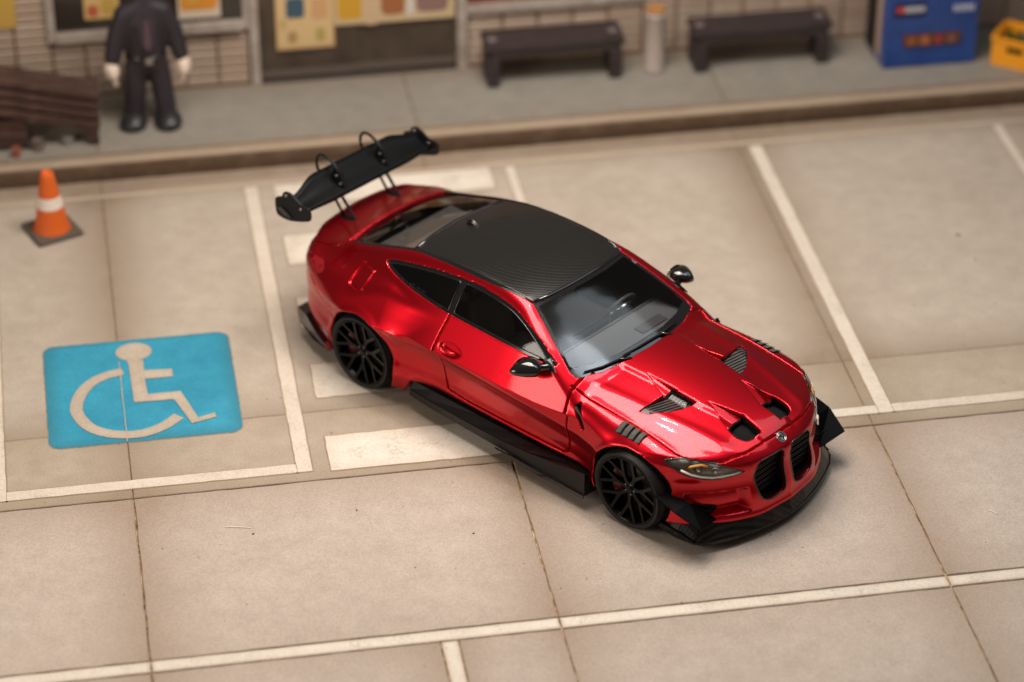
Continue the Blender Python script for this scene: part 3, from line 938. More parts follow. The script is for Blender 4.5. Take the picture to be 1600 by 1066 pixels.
# --- glazing
def panel(name, poly, place, n, material, parent=CAR, off=0.0, res=.03, surf=outer, mirror=False, holes=(), pick=None, v3=None):
    v_, F = fill(poly, res, holes)
    O = np.array([place(a, b) for a, b in v_])
    S = cast(surf, O, n) + np.array(n) / np.linalg.norm(n) * off
    outs = []
    groups = [np.ones(len(F), bool)] if not holes else None
    if holes:
        c = v_[F].mean(1)
        ins = np.zeros(len(F), bool)
        for h_ in holes:
            ins |= inside(h_, c[:, 0], c[:, 1])
        groups = [~ins, ins]
    for gsel, nm, mt in zip(groups, name if holes else [name], material if holes else [material]):
        f = F[gsel]
        u, inv = np.unique(f, return_inverse=True)
        sv = S[u]; f = inv.reshape(f.shape)
        nn = np.cross(sv[f[0, 1]] - sv[f[0, 0]], sv[f[0, 2]] - sv[f[0, 0]])
        if nn @ np.array(n, float) < 0:
            f = f[:, ::-1]
        outs.append(mk(nm, sv, f, mt, parent, True, mirror=mirror))
    return outs

def mirror_poly(h_):
    """half outline that starts and ends on the centre line -> whole outline"""
    a = [(x_, y_) for x_, y_ in h_ if y_ > 0]
    ends = [(h_[0][0], 0.0), (h_[-1][0], 0.0)]
    return [ends[0]] + a + [ends[1]] + [(x_, -y_) for x_, y_ in reversed(a)]
top = lambda a, b: (a, b, 1.1)
sidep = lambda a, b: (a, .8, b)
gt = lambda x, y, z: green(x, np.abs(y), z)
wsh = mirror_poly(WSH); rwn = mirror_poly(RWN)
panel(['windshield_border', 'windshield'], inset(wsh, -.004), top, (0, 0, 1), [M['black'], M['glass']], off=-.006, surf=gt, res=.035, holes=[[(a - .045 * sstep(.45, .62, a), b) for a, b in inset(wsh, .032)]])
panel(['rear_window_border', 'rear_window'], inset(rwn, -.004), top, (0, 0, 1), [M['black'], M['tint']], off=-.006, surf=gt, res=.035, holes=[inset(rwn, .028)])
# side glass: trim frame with two panes and a pillar between
wi = inset(WIN, .022)
def clip_poly(poly, x0, x1):
    out = []
    for a, b in zip(poly, poly[1:] + poly[:1]):
        ia, ib = x0 <= a[0] <= x1, x0 <= b[0] <= x1
        if ia:
            out.append(a)
        if ia != ib:
            for lim in (x0, x1):
                if (a[0] - lim) * (b[0] - lim) < 0:
                    s = (lim - a[0]) / (b[0] - a[0]); out.append((lim, a[1] + s * (b[1] - a[1])))
    return out
for mir in (True, False):
    fr = panel(['window_trim', 'side_window'], inset(WIN, -.004), sidep, (0, 1, 0), [M['black'], M['tint']], off=-.010, surf=gt, res=.03, mirror=mir, holes=[clip_poly(wi, -.545, .6)])
    bm_poly = clip_poly(wi, -2, -.605)
    panel('quarter_window', bm_poly, sidep, (0, 1, 0), M['tint'], off=-.006, surf=gt, res=.03, mirror=mir)
    # bright bead round the panes
    for pl in (clip_poly(wi, -.545, .6), bm_poly):
        rp = []
        for a, b in zip(pl, pl[1:] + pl[:1]):
            k = max(1, int(math.dist(a, b) / .03))
            rp += [(a[0] + (b[0] - a[0]) * i / k, a[1] + (b[1] - a[1]) * i / k) for i in range(k)]
        S = cast(gt, np.array([sidep(*q) for q in rp]), (0, 1, 0)) + np.array([0, -.006, 0])
        V, F = tube(S, .0045, 5, True)
        mk('window_bead', V, F, M['black'], CAR, True, mirror=mir)

M['skirt'] = carbon('skirt_weave', 12.0, (0, 0, math.radians(25)), 0.0065, 0.0095, 0.42, 0.0, 0, 0.02)
M['canard'] = mat('canard_black', (0.0025, 0.0025, 0.003), 0.5, 0, 0, 0.05)
M['lv'] = mat('louvre_grey', (0.12, 0.11, 0.10), 0.35, 0.4)
# --- handles, lamps, grille, emblem
def srf(x, y, z, n, off=0.0, f=outer, L=.6):
    """a point of the body found by looking along -n"""
    nn = np.array(n, float) / np.linalg.norm(n)
    return Vector(cast(f, np.array([[x, y, z]], float), n, L)[0] + nn * off)

for s, d_ in zip((1, -1), doors):
    a = srf(-.54, .85, .778, (0, 1, 0), .004); b = srf(-.37, .85, .770, (0, 1, 0), .004); c = (a + b) / 2 + Vector((0, .014, 0))
    V, F = tube([a, a.lerp(c, .5) + Vector((0, .008, 0)), c, c.lerp(b, .5) + Vector((0, .008, 0)), b], [.008, .013, .014, .013, .008], 8)
    mk('door_handle', V, F, M['red'], d_, True, mirror=(s < 0))

hplace = lambda s_, z_: (.77 * s_ + .64 * .2, -.64 * s_ + .77 * .2 + .98, z_)
# lamp outlines live in the plane whose tangent is (.77, -.64); shift so that hs() of a placed point returns s
def hplace(s_, z_):
    n2 = .77 ** 2 + .64 ** 2
    return (.77 * s_ / n2 + .64 * 1.6, -.64 * s_ / n2 + .77 * 1.6, z_)
hn = (.64, .77, 0)
def hpt(s_, z_, off):
    return srf(*hplace(s_, z_), hn, off, L=1.2)
def cast2(f, O, n, L=1.2, steps=320):
    return cast(f, O, n, L, steps)
for mir in (True, False):
    v_, F = fill(HEAD, .02)
    O = np.array([hplace(a, b) for a, b in v_])
    S = cast2(outer, O, hn)
    nn = np.array(hn) / np.linalg.norm(hn)
    lamp = mk('headlight', S - nn * .024, F, M['lampin'], CAR, True, mirror=mir)
    fixn(lamp)
    fixn(mk('lamp_cover', S - nn * .001, F, M['lens'], lamp, True, mirror=mir))
    # light units: two projectors, an amber strip and a bright lower edge
    for s_, r in ((1.03, .034), (1.16, .030)):
        c = hpt(s_, .648 - (s_ - 1.03) * .18, -.020)
        V, F2 = lathe([(0.001, .020), (r * .45, .018), (r * .62, .010), (r * .66, .0), (r * .85, .006), (r, -.004), (r, -.03)], 20, 'y')
        q = Vector((0, 1, 0)).rotation_difference(Vector(hn))
        V = [q @ Vector(w) + c for w in V]
        fixn(mk('projector', V, F2, M['chrome'] if s_ < 1.1 else M['lampin'], lamp, True, mirror=mir))
    rp = [(.93, .645), (.97, .672), (1.05, .682), (1.10, .672)]
    V, F2 = tube([hpt(a, b, -.014) for a, b in rp], .014, 6)
    mk('turn_signal', V, F2, M['amber'], lamp, True, mirror=mir)
    rp = [(.90, .652), (.98, .617), (1.06, .596), (1.14, .584), (1.22, .585), (1.30, .594), (1.355, .605)]
    V, F2 = tube([hpt(a, b, -.004) for a, b in rp], .010, 6)
    mk('light_strip', V, F2, M['ledwhite'], lamp, True, mirror=mir)
    V, F2 = tube([hpt(a, b, .000) for a, b in HEAD[::1]], .0045, 5, True)
    mk('lamp_seal', V, F2, M['black'], lamp, True, mirror=mir)
    # tail lamp round the rear corner
    TL = smooth_poly([(-.42, .865), (-.1, .872), (.03, .880), (.13, .842), (.10, .80), (-.02, .765), (-.2, .76), (-.42, .765)], 4)
    v_, F = fill(TL, .03)
    O = np.array([(-2.1 + .707 * a, .80 + .707 * a, b) for a, b in v_])
    S = cast2(outer, O, (-.707, .707, 0)) + np.array([-.707, .707, 0]) * .004
    fixn(mk('tail_light', S, F, M['tail'], CAR, True, mirror=mir))
    # kidney: dark backing, frame, horizontal bars
    gr = box('kidney_grille', 2.09, 2.10, .03, .35, .29, .66, M['matte'], CAR, mirror=mir)
    for k in range(6):
        zz = .345 + k * .054
        bm = bmesh.new()
        for dz in (0, .020):
            bbox(bm, 2.135 - .03 * (k < 1), 2.185 - .02 * (k > 4), .035, .335, zz + dz, zz + dz + .011)
        mkbm('grille_bar', bm, M['satin'], gr, mirror=mir, bevel=.002)
    rim_ = [srf(2.2, a, b, (1, 0, 0), -.004) for a, b in KID]
    V, F2 = tube(rim_, .0065, 6, True)
    mk('kidney_frame', V, F2, M['black'], gr, True, mirror=mir)
    # dark trim in the rear hood vents (woven carbon) and nose vents
    def vfloor(poly, depth, name, material):
        v2, F3 = fill(poly, .03)
        O2 = np.array([(a_, b_, .9) for a_, b_ in v2])
        S2 = cast(outer, O2, (0, 0, 1))
        S2[:, 2] -= np.array([depth(a_, b_) for a_, b_ in v2])
        fixn(mk(name, S2, F3, material, CAR, True, mirror=mir))
    vfloor(inset(REARV, .004), lambda a_, b_: .012 + .050 * max(0, min(1, (.54 - b_) / .24)), 'hood_vent', M['carbon_v'])
    vfloor(inset(NOSE, .004), lambda a_, b_: .085, 'nose_vent', M['matte'])
    # fender louvres
    LV = [(1.235, .770), (1.225, .872), (1.475, .868), (1.485, .770)]
    v_, F = fill(LV, .03)
    S = cast(outer, np.array([(a_, b_, .9) for a_, b_ in v_]), (0, 0, 1)); S[:, 2] += .0015
    lv = fixn(mk('fender_vent', S, F, M['matte'], CAR, True, mirror=mir))
    for k in range(4):
        x0 = 1.238 + k * .062
        row = []
        for yy in (.772, .800, .835, .869):
            p0 = srf(x0, yy, .9, (0, 0, 1), .003); p1 = srf(x0 + .046, yy, .9, (0, 0, 1), .003)
            row += [p0 + Vector((0, 0, .001)), p1 + Vector((0, 0, .015)), p1 + Vector((.004, 0, .009)), p0 + Vector((0, 0, -.004))]
        F3 = []
        for i in range(3):
            for j in range(4):
                F3.append((i * 4 + j, i * 4 + (j + 1) % 4, i * 4 + 4 + (j + 1) % 4, i * 4 + 4 + j))
        F3 += [(0, 1, 2, 3), (15, 14, 13, 12)]
        fixn(mk('louvre', row, F3, M['lv'], lv, mirror=mir))
    # gill insert
    a = srf(.875, .9, .72, (0, 1, 0), -.018)
    bm = bmesh.new()
    bbox(bm, -.016, .016, -.004, .004, -.09, .09, Matrix.Translation(a) @ Matrix.Rotation(math.radians(-36.9), 4, 'Y'))
    mkbm('side_gill', bm, M['black'], CAR, mirror=mir)

# roundel on the nose
ec = srf(2.165, 0, .9, (0, 0, 1))
eq = Vector((0, 0, 1)).rotation_difference(Vector((.62, 0, .78)))
V, F = lathe([(.001, .004), (.026, .004), (.0265, .007), (.029, .007), (.0295, .004), (.037, .004), (.0375, .008), (.042, .007), (.043, -.01)], 40, 'z')
em = fixn(mk('emblem', [eq @ Vector(q) + ec for q in V], F, M['badge'], CAR, True))
V, F = lathe([(.0297, .0048), (.0372, .0048)], 40, 'z')
fixn(mk('emblem_band', [eq @ Vector(q) + ec for q in V], F, M['logo_d'], em))
for k in (0, 2):
    V = [(0, 0, .0052)] + [(.0255 * math.cos(math.radians(45 + 90 * k + a)), .0255 * math.sin(math.radians(45 + 90 * k + a)), .0052) for a in range(-45, 46, 9)]
    mk('emblem_quarter', [eq @ Vector(q) + ec for q in V], [tuple(range(len(V)))], M['logo_d'], em)

# --- wheels
def wheel(ax, yo, wid, mir):
    c = Vector((ax, yo - wid / 2, WR))
    h = wid / 2
    R, r = WR, .282
    V, F = lathe([(r, -h + .01), (r, h - .018), (r + .008, h - .006), (r - .004, h - .004), (r - .010, h - .02), (r - .022, h - .045), (r - .03, 0), (r - .03, -h + .01)], 72, 'y', c)
    w = fixn(mk('wheel', V, F, M['rim'], CAR, True, mirror=mir))
    V, F = lathe([(r + .002, -h + .004), (r + .03, -h), (R - .02, -h + .012), (R - .004, -h + .035), (R, -h + .06), (R, -.02), (R - .006, -.016), (R - .006, -.008), (R, -.004), (R, h - .06), (R - .004, h - .035), (R - .018, h - .010), (r + .040, h - .001), (r + .036, h + .001), (r + .018, h - .002), (r + .002, h - .012)], 96, 'y', c)
    fixn(mk('tyre', V, F, M['rubber'], w, True, mirror=mir))
    # bright machined lip
    V, F = lathe([(r - .003, h - .0035), (r + .004, h - .0015), (r + .008, h - .004)], 72, 'y', c)
    fixn(mk('rim_lip', V, F, M['rim'], w, True, mirror=mir))
    out = [(.040, -.026), (.11, -.018), (.150, -.028), (.270, -.086), (.274, -.062), (.180, -.015), (.160, 0), (.180, .015), (.274, .062), (.270, .086), (.150, .028), (.11, .018), (.040, .026)]
    yf = lambda q: h - .040 + .030 * ((q - .04) / .215) ** 1.6
    for k in range(7):
        th = 2 * math.pi * (k + .3) / 7
        def pl(u, v2, w_, th=th):
            y_ = yf(u) - (0 if w_ else .028)
            s_ = 1.0 if not w_ else .82
            u2, v3 = u, v2 * (1 if not w_ else .72) if u < .14 else v2
            return (c.x + u2 * math.cos(th) - v3 * math.sin(th), c.y + y_, c.z + u2 * math.sin(th) + v3 * math.cos(th))
        V, F = prism(out, 0, 1, pl)
        o = fixn(mk('spoke', V, F, M['rim'], w, mirror=mir))
    V, F = lathe([(.001, h - .030), (.030, h - .030), (.034, h - .034), (.036, h - .040), (.055, h - .042), (.060, h - .05), (.060, h - .09)], 32, 'y', c)
    fixn(mk('hub_cap', V, F, M['rim'], w, True, mirror=mir))
    for k in range(5):
        th = 2 * math.pi * k / 5
        V, F = lathe([(.001, h - .034), (.006, h - .035), (.007, h - .05)], 8, 'y', c + Vector((.046 * math.cos(th), 0, .046 * math.sin(th))))
        fixn(mk('wheel_bolt', V, F, M['steel'], w, True, mirror=mir))
    V, F = lathe([(.07, h - .11), (.195, h - .11), (.195, h - .135), (.07, h - .135)], 48, 'y', c)
    fixn(mk('brake_disc', V, F, M['satin'], w, True, mirror=mir))
    V, F = prism([(.12 * math.cos(a), .12 * math.sin(a)) for a in np.linspace(2.5, 3.7, 8)] + [(.205 * math.cos(a), .205 * math.sin(a)) for a in np.linspace(3.7, 2.5, 8)], h - .14, h - .075, lambda u, v2, w_: (c.x + u, c.y + w_, c.z + v2))
    fixn(mk('brake_caliper', V, F, M['caliper'], w, mirror=mir))
for mir in (True, False):
    wheel(FA, .952, .255, mir)
    wheel(RA, .990, .275, mir)

# --- aero parts
SPL = [(1.68, .0), (1.68, .845), (1.86, .862), (2.01, .835), (2.075, .80), (2.14, .71), (2.20, .58), (2.265, .38), (2.305, .20), (2.325, .0)]
spl = [(a, b) for a, b in SPL if b > 0]
full = [(1.68, 0)] + spl + [(2.325, 0)] + [(a, -b) for a, b in reversed(spl)]
V, F = prism(full, .060, .082, lambda u, v2, w_: (u, v2, w_))
o = fixn(mk('front_splitter', V, F, M['carbon_s'], CAR)); o['label'] = 'black carbon fibre front splitter'
box('underbody', -2.2, 2.02, -.80, .80, .085, .30, M['matte'], CAR)
lo_ = [(1.72, .84)] + [(a - .008, b - .006) for a, b in spl[1:]]
hi_ = [(1.72, .80), (1.86, .80), (1.985, .765), (2.02, .735), (2.085, .655), (2.145, .535), (2.21, .355), (2.25, .19)]
lo_ = lo_[:len(hi_)]
V, F = [], []
for lst, zz in ((lo_, .0825), (hi_, .20)):
    row = lst + [(lst[-1][0] + .022 if zz < .1 else 2.262, 0.0)] + [(a, -b) for a, b in reversed(lst)]
    V += [(a, b, zz) for a, b in row]
nr_ = len(row)
F = [(i_, i_ + 1, nr_ + i_ + 1, nr_ + i_) for i_ in range(nr_ - 1)]
fixn(mk('splitter_riser', V, F, M['carbon_s'], CAR))
for mir in (True, False):
    # upturned end of the splitter
    V, F = prism([(1.68, .0825), (1.70, .125), (1.90, .120), (2.03, .0825)], .835, .858, lambda u, v2, w_: (u, w_ - max(0, u - 1.9) * .12, v2))
    fixn(mk('splitter_fin', V, F, M['carbon_s'], CAR, mirror=mir))
    # canard: sloping blade that ends in an upright plate
    top_ = [(1.70, .955, .445), (1.92, .955, .385), (2.125, .895, .288)]
    inn = [(1.72, .86, .445), (1.93, .80, .40), (2.075, .64, .235)]
    V = [Vector(q) for q in top_] + [Vector(q) for q in inn]
    V += [q + Vector((0, 0, -.014)) for q in V]
    F = [(0, 1, 4, 3), (1, 2, 5, 4), (6, 9, 10, 7), (7, 10, 11, 8), (0, 3, 9, 6), (2, 8, 11, 5), (0, 6, 7, 1), (1, 7, 8, 2), (3, 4, 10, 9), (4, 5, 11, 10)]
    fixn(mk('canard', V, F, M['canard'], CAR, mirror=mir))
    # side skirt: flat blade that rises into an upright fin near the front wheel
    st = [(-.90, .205, .145, .945), (-.70, .205, .142, .962), (-.2, .205, .138, .975), (.15, .215, .134, .985), (.45, .242, .130, .990), (.75, .282, .128, .993), (1.045, .325, .126, .995)]
    V, F = [], []
    for x_, zt, zl, yo in st:
        V += [(x_, .80, .262), (x_, .895, .258), (x_, yo - .015, zt - .004), (x_, yo, zt), (x_, yo, zl), (x_, yo - .016, zl - .01), (x_, .80, .105)]
    n7 = 7
    for i in range(len(st) - 1):
        for j in range(n7):
            F.append((i * n7 + j, i * n7 + (j + 1) % n7, (i + 1) * n7 + (j + 1) % n7, (i + 1) * n7 + j))
    F += [tuple(range(n7)), tuple(range((len(st) - 1) * n7, len(st) * n7))]
    fixn(mk('side_skirt', V, F, M['skirt'], CAR, mirror=mir))
    V, F = prism([(.10, .135), (.25, .118), (.40, .096), (.62, .092), (1.04, .098), (1.045, .128), (.62, .130), (.3, .140)], 0, .014, lambda u, v2, w_: (u, .984 + w_ + .012, v2))
    fixn(mk('skirt_winglet', V, F, M['black'], CAR, mirror=mir))
    # rear corner of the diffuser
    V, F = prism([(-2.36, .16), (-2.38, .28), (-2.22, .30), (-2.05, .25), (-1.90, .20), (-1.84, .15), (-2.1, .13)], .70, .945, lambda u, v2, w_: (u, w_ - max(0, -1.95 - u) * .38, v2))
    fixn(mk('rear_diffuser', V, F, M['black'], CAR, mirror=mir))
    # mirror
    bm = bmesh.new()
    bmesh.ops.create_uvsphere(bm, u_segments=24, v_segments=16, radius=1)
    for q in bm.verts:
        x_, y_, z_ = q.co
        fx = x_ if x_ > -.35 else -.35 - (abs(x_) - .35) * .15
        sc = 1 - .28 * max(0, y_) - .12 * max(0, -z_)
        q.co = Vector((.372 + fx * .115 * sc + .02 * (1 - abs(y_)) - .05 * max(0, y_), .940 + y_ * .118, .985 + z_ * .070 * sc - .010 * y_ + .012 * (y_ < 0) * y_ * y_))
    mr = mkbm('wing_mirror', bm, M['black'], CAR, True, mirror=mir)
    V, F = tube([(.335 + .06, .86, .962), (.455, .80, .962), (.50, .765, .965)], [.036, .028, .034], 8)
    mk('mirror_stalk', V, F, M['black'], mr, True, mirror=mir)
    V, F = prism([(.885 + .09 * math.cos(a) + .045, .985 + .052 * math.sin(a)) for a in np.linspace(0, 2 * math.pi, 20, endpoint=False)], 0, .004, lambda u, v2, w_: (.325 - w_ - .02, u, v2))
    fixn(mk('mirror_glass', V, F, M['chrome'], mr, mirror=mir))
    V, F = prism([(.40, .965), (.56, .955), (.47, 1.035)], .0, .012, lambda u, v2, w_: (u, green_side_y(np.array([u]), np.array([v2]))[0] + w_ - .004, v2))
    fixn(mk('mirror_sail', V, F, M['black'], mr, mirror=mir))
    # swan-neck wing mounts
    pth = [(-2.150, .265, .955), (-2.25, .265, 1.07), (-2.345, .265, 1.165), (-2.47, .262, 1.215), (-2.585, .26, 1.265), (-2.632, .258, 1.34), (-2.618, .256, 1.425), (-2.565, .256, 1.465), (-2.49, .256, 1.455), (-2.41, .256, 1.415), (-2.355, .256, 1.355), (-2.325, .256, 1.29)]
    sm_ = []
    for i in range(len(pth) - 1):
        p0, p1, p2, p3 = (Vector(pth[max(0, min(len(pth) - 1, i + k))]) for k in (-1, 0, 1, 2))
        for k in range(4):
            s_ = k / 4
            sm_.append(.5 * (2 * p1 + (p2 - p0) * s_ + (2 * p0 - 5 * p1 + 4 * p2 - p3) * s_ ** 2 + (3 * p1 - p0 - 3 * p2 + p3) * s_ ** 3))
    sm_.append(Vector(pth[-1]))
    V, F = tube(sm_, .0135, 8)
    mt_ = mk('wing_mount', V, F, M['satin'], CAR, True, mirror=mir)
    V, F = tube([(-2.305, .265, .965), (-2.39, .265, 1.07), (-2.46, .265, 1.16), (-2.565, .262, 1.245)], .0115, 8)
    mk('mount_strut', V, F, M['satin'], mt_, True, mirror=mir)
    box('mount_foot', -2.35, -2.11, .235, .295, .935, .985, M['red'] if False else M['satin'], mt_, bevel=.006, mirror=mir)
    V, F = prism([(-2.44, 1.335), (-2.40, 1.415), (-2.345, 1.38), (-2.29, 1.27), (-2.27, 1.225), (-2.31, 1.225)], .235, .278, lambda u, v2, w_: (u, w_, v2))
    fixn(mk('mount_bracket', V, F, M['black'], mt_, mirror=mir))
    for zz, xx in ((1.345, -2.375), (1.285, -2.33)):
        V, F = tube([(xx, .225, zz), (xx, .290, zz)], .012, 8)
        mk('mount_bolt', V, F, M['steel'], mt_, True, mirror=mir)

# wing blade with twisted tips
secs = np.linspace(-.748, .748, 41)
prof = [(0, .0), (.04, .022), (.15, .020), (.35, .006), (.6, -.002), (.82, .010), (1.0, .034), (1.0, .026), (.82, -.010), (.6, -.028), (.35, -.028), (.12, -.016), (.03, -.010)]
V, F = [], []
for yy in secs:
    tip = sstep(.42, .75, abs(yy))
    x0, z0 = -2.255 - .012 * tip, 1.212 + .008 * tip
    x1, z1 = -2.520 + .075 * tip, 1.352 - .060 * tip
    dx, dz = x1 - x0, z1 - z0
    L_ = math.hypot(dx, dz)
    for u, v2 in prof:
        V.append((x0 + dx * u + dz / L_ * v2, yy, z0 + dz * u - dx / L_ * v2))
n_ = len(prof)
for i in range(len(secs) - 1):
    for j in range(n_):
        F.append((i * n_ + j, i * n_ + (j + 1) % n_, (i + 1) * n_ + (j + 1) % n_, (i + 1) * n_ + j))
F += [tuple(range(n_)), tuple(range((len(secs) - 1) * n_, len(secs) * n_))]
wing = fixn(mk('rear_wing', V, F, M['aero'], CAR, True)); wing['label'] = 'tall black rear wing on swan neck mounts'
EP = smooth_poly([(-2.605, 1.25), (-2.600, 1.115), (-2.54, 1.09), (-2.42, 1.10), (-2.24, 1.165), (-2.195, 1.20), (-2.205, 1.29), (-2.30, 1.30), (-2.42, 1.355), (-2.50, 1.345), (-2.53, 1.29)], 3)
for mir in (True, False):
    V, F = prism(EP, .749, .769, lambda u, v2, w_: (u, w_, v2))
    ep = fixn(mk('end_plate', V, F, M['satin'], wing, mirror=mir))
    V, F = prism([(-2.58, 1.17), (-2.50, 1.13), (-2.40, 1.135), (-2.44, 1.16), (-2.53, 1.20)], .7695, .782, lambda u, v2, w_: (u, w_, v2))
    fixn(mk('end_plate_rib', V, F, M['black'], wing, mirror=mir))
    for xx, zz in ((-2.30, 1.262), (-2.47, 1.325)):
        V, F = tube([(xx, .740, zz), (xx, .779, zz)], .011, 8)
        mk('end_plate_bolt', V, F, M['steel'], wing, True, mirror=mir)

# black drip channel along the roof edge and the rear window
ch = [(.075, .524), (-.02, .541), (-.1, .552), (-.25, .560), (-.4, .566), (-.55, .567), (-.7, .566), (-.85, .562), (-1.0, .557), (-1.1, .549), (-1.2, .542), (-1.35, .546), (-1.5, .552), (-1.65, .553), (-1.8, .553), (-1.93, .548)]
for mir in (True, False):
    S = cast(outer, np.array([(a, b, 1.2) for a, b in ch]), (0, 0, 1)) + np.array([0, 0, -.004])
    V, F = tube(S, [.009] + [.0125] * (len(ch) - 2) + [.010], 7)
    mk('drip_channel', V, F, M['black'], CAR, True, mirror=mir)
for xs_ in (((.068, .52), (.098, .38), (.117, .22), (.126, 0)), ((-1.205, .535), (-1.235, .38), (-1.252, .22), (-1.264, 0))):
    row = list(xs_) + [(a, -b) for a, b in reversed(xs_[:-1])]
    S = cast(outer, np.array([(a, b, 1.2) for a, b in row]), (0, 0, 1)) + np.array([0, 0, -.006])
    V, F = tube(S, .017, 7)
    mk('roof_seam', V, F, M['black'], CAR, True)
# --- windscreen furniture and cabin
for pts in ([(.70, -.625), (.76, -.47), (.79, -.32), (.80, -.18)], [(.785, -.26), (.80, -.05), (.80, .18), (.77, .40)]):
    ps = [srf(a, b, 1.1, (0, 0, 1), .014, gt) for a, b in pts]
    V, F = tube(ps, [.006, .010, .011, .008], 6)
    wp = mk('wiper', V, F, M['satin'], CAR, True)
    a = ps[2]
    V, F = tube([a + Vector((0, 0, .006)), srf(pts[2][0] + .05, pts[2][1] + .10, 1.1, (0, 0, 1), .012, gt)], [.010, .015], 6)
    mk('wiper_arm', V, F, M['black'], wp, True)
S = srf(-1.07, 0, 1.4, (0, 0, 1), 0)
bm = bmesh.new()
bmesh.ops.create_uvsphere(bm, u_segments=16, v_segments=10, radius=1)
for q in bm.verts:
    x_, y_, z_ = q.co
    q.co = S + Vector((x_ * .075, y_ * .022 * (1 - .4 * max(0, x_)), max(z_, -.2) * .045 * (1 - .55 * max(0, x_))))
mkbm('roof_antenna', bm, M['black'], CAR, True)
# cabin floor and dash
bm = bmesh.new()
for x0, x1, y0, y1, z0, z1 in ((.28, .72, -.70, .70, .70, .845), (.34, .66, -.66, .66, .845, .872), (-.2, .45, -.12, .12, .5, .72)):
    bbox(bm, x0, x1, y0, y1, z0, z1)
dash = mkbm('dashboard', bm, M['dash'], CAR, bevel=.03)
box('screen', .30, .312, -.30, .12, .86, .945, M['black'], dash, bevel=.004)
box('dash_panel', .52, .62, .18, .48, .8725, .884, mat('dash_trim', (.09, .08, .08), .5), dash, bevel=.003)
th_ = np.linspace(0, 2 * math.pi, 28, endpoint=False)
ctr = Vector((.20, .36, .83))
rim2 = [ctr + Vector((.42 * .175 * math.sin(a), .175 * math.cos(a), .907 * .175 * math.sin(a))) for a in th_]
V, F = tube(rim2, .016, 8, True)
sw = mk('steering_wheel', V, F, mat('wheel_leather', (.05, .048, .048), .4), CAR, True)
for a in (0.15, math.pi - .15, -math.pi / 2):
    V, F = tube([ctr, ctr + Vector((.42 * .17 * math.sin(a), .17 * math.cos(a), .907 * .17 * math.sin(a)))], [.03, .016], 8)
    mk('wheel_spoke', V, F, M['steel'], sw, True)
V, F = tube([(.10, -.05, 1.235), (.10, .05, 1.235)], .028, 10)
mk('inner_mirror', V, F, M['black'], CAR, True)
for yy in (-.37, .37):
    bm = bmesh.new()
    bbox(bm, -.42, .08, yy - .24, yy + .24, .50, .62)
    bbox(bm, -.62, -.44, yy - .23, yy + .23, .52, 1.02, Matrix.Translation((-.5, 0, .55)) @ Matrix.Rotation(math.radians(-14), 4, 'Y') @ Matrix.Translation((.5, 0, -.55)))
    st_ = mkbm('seat', bm, M['seat'], CAR, bevel=.05, smooth=False)
    box('head_rest', -.72, -.60, yy - .13, yy + .13, 1.00, 1.14, M['seat'], st_, bevel=.035)
bm = bmesh.new()
bbox(bm, -1.35, -.95, -.58, .58, .50, .66); bbox(bm, -1.62, -1.36, -.58, .58, .55, .97)
mkbm('rear_bench', bm, M['seat'], CAR, bevel=.05)
box('parcel_shelf', -1.80, -1.5, -.5, .5, .93, .955, M['dash'], CAR)

# =================================================================== SHOP FRONT AND PROPS
M['brick'] = mat('glazed_brick', (0.40, 0.31, 0.24), 0.45)
t = NT(M['brick'])
oi = t.t.nodes.new('ShaderNodeObjectInfo')
t.l(t.mix(t.math('MULTIPLY', t.noise(t.coord('Object'), 9, 4), 0.9), t.mix(oi.outputs['Random'], (0.52, 0.42, 0.33), (0.42, 0.31, 0.24)), (0.30, 0.20, 0.14)), t.b.inputs['Base Color'])
t.bump(t.noise(t.coord('Object'), 30, 3), .2, .004)
M['grout'] = mat('wall_grout', (0.16, 0.10, 0.065), 0.9)
M['frame'] = mat('shop_frame', (0.36, 0.31, 0.27), 0.5)
t = NT(M['frame']); t.l(t.ramp(t.noise(t.coord(), 6, 4), [(.3, (.27, .22, .18)), (.7, (.42, .37, .33))]), t.b.inputs['Base Color'])
M['pane'] = mat('dark_shop_glass', (0.030, 0.024, 0.019), 0.16, 0, 0.3)
M['doorp'] = mat('brown_door_panel', (0.060, 0.042, 0.030), 0.35)
t = NT(M['doorp']); t.l(t.ramp(t.noise(t.coord(), 4, 4), [(.3, (.046, .031, .022)), (.7, (.078, .056, .041))]), t.b.inputs['Base Color'])

WY = 5.655
shop = thing('shop_front', 'tiled shop front with dark sliding doors and posters behind the pavement', 'shop', (0, WY, .188))
def sb(name, x0, x1, y0, y1, z0, z1, material, parent=shop, bevel=0.0):
    """box given in world coordinates, parented to the shop"""
    return box(name, x0, x1, y0 - WY, y1 - WY, z0 - .188, z1 - .188, material, parent, bevel)
bm = bmesh.new()
for x0, x1, z0, z1 in ((-9, -3.93, .188, 2.6), (-3.93, -2.06, .188, .80), (.05, 9, .188, 2.6), (-3.93, .05, 1.75, 2.6)):
    bbox(bm, x0, x1, 0, .25, z0 - .188, z1 - .188)
mkbm('wall_backing', bm, M['grout'], shop)
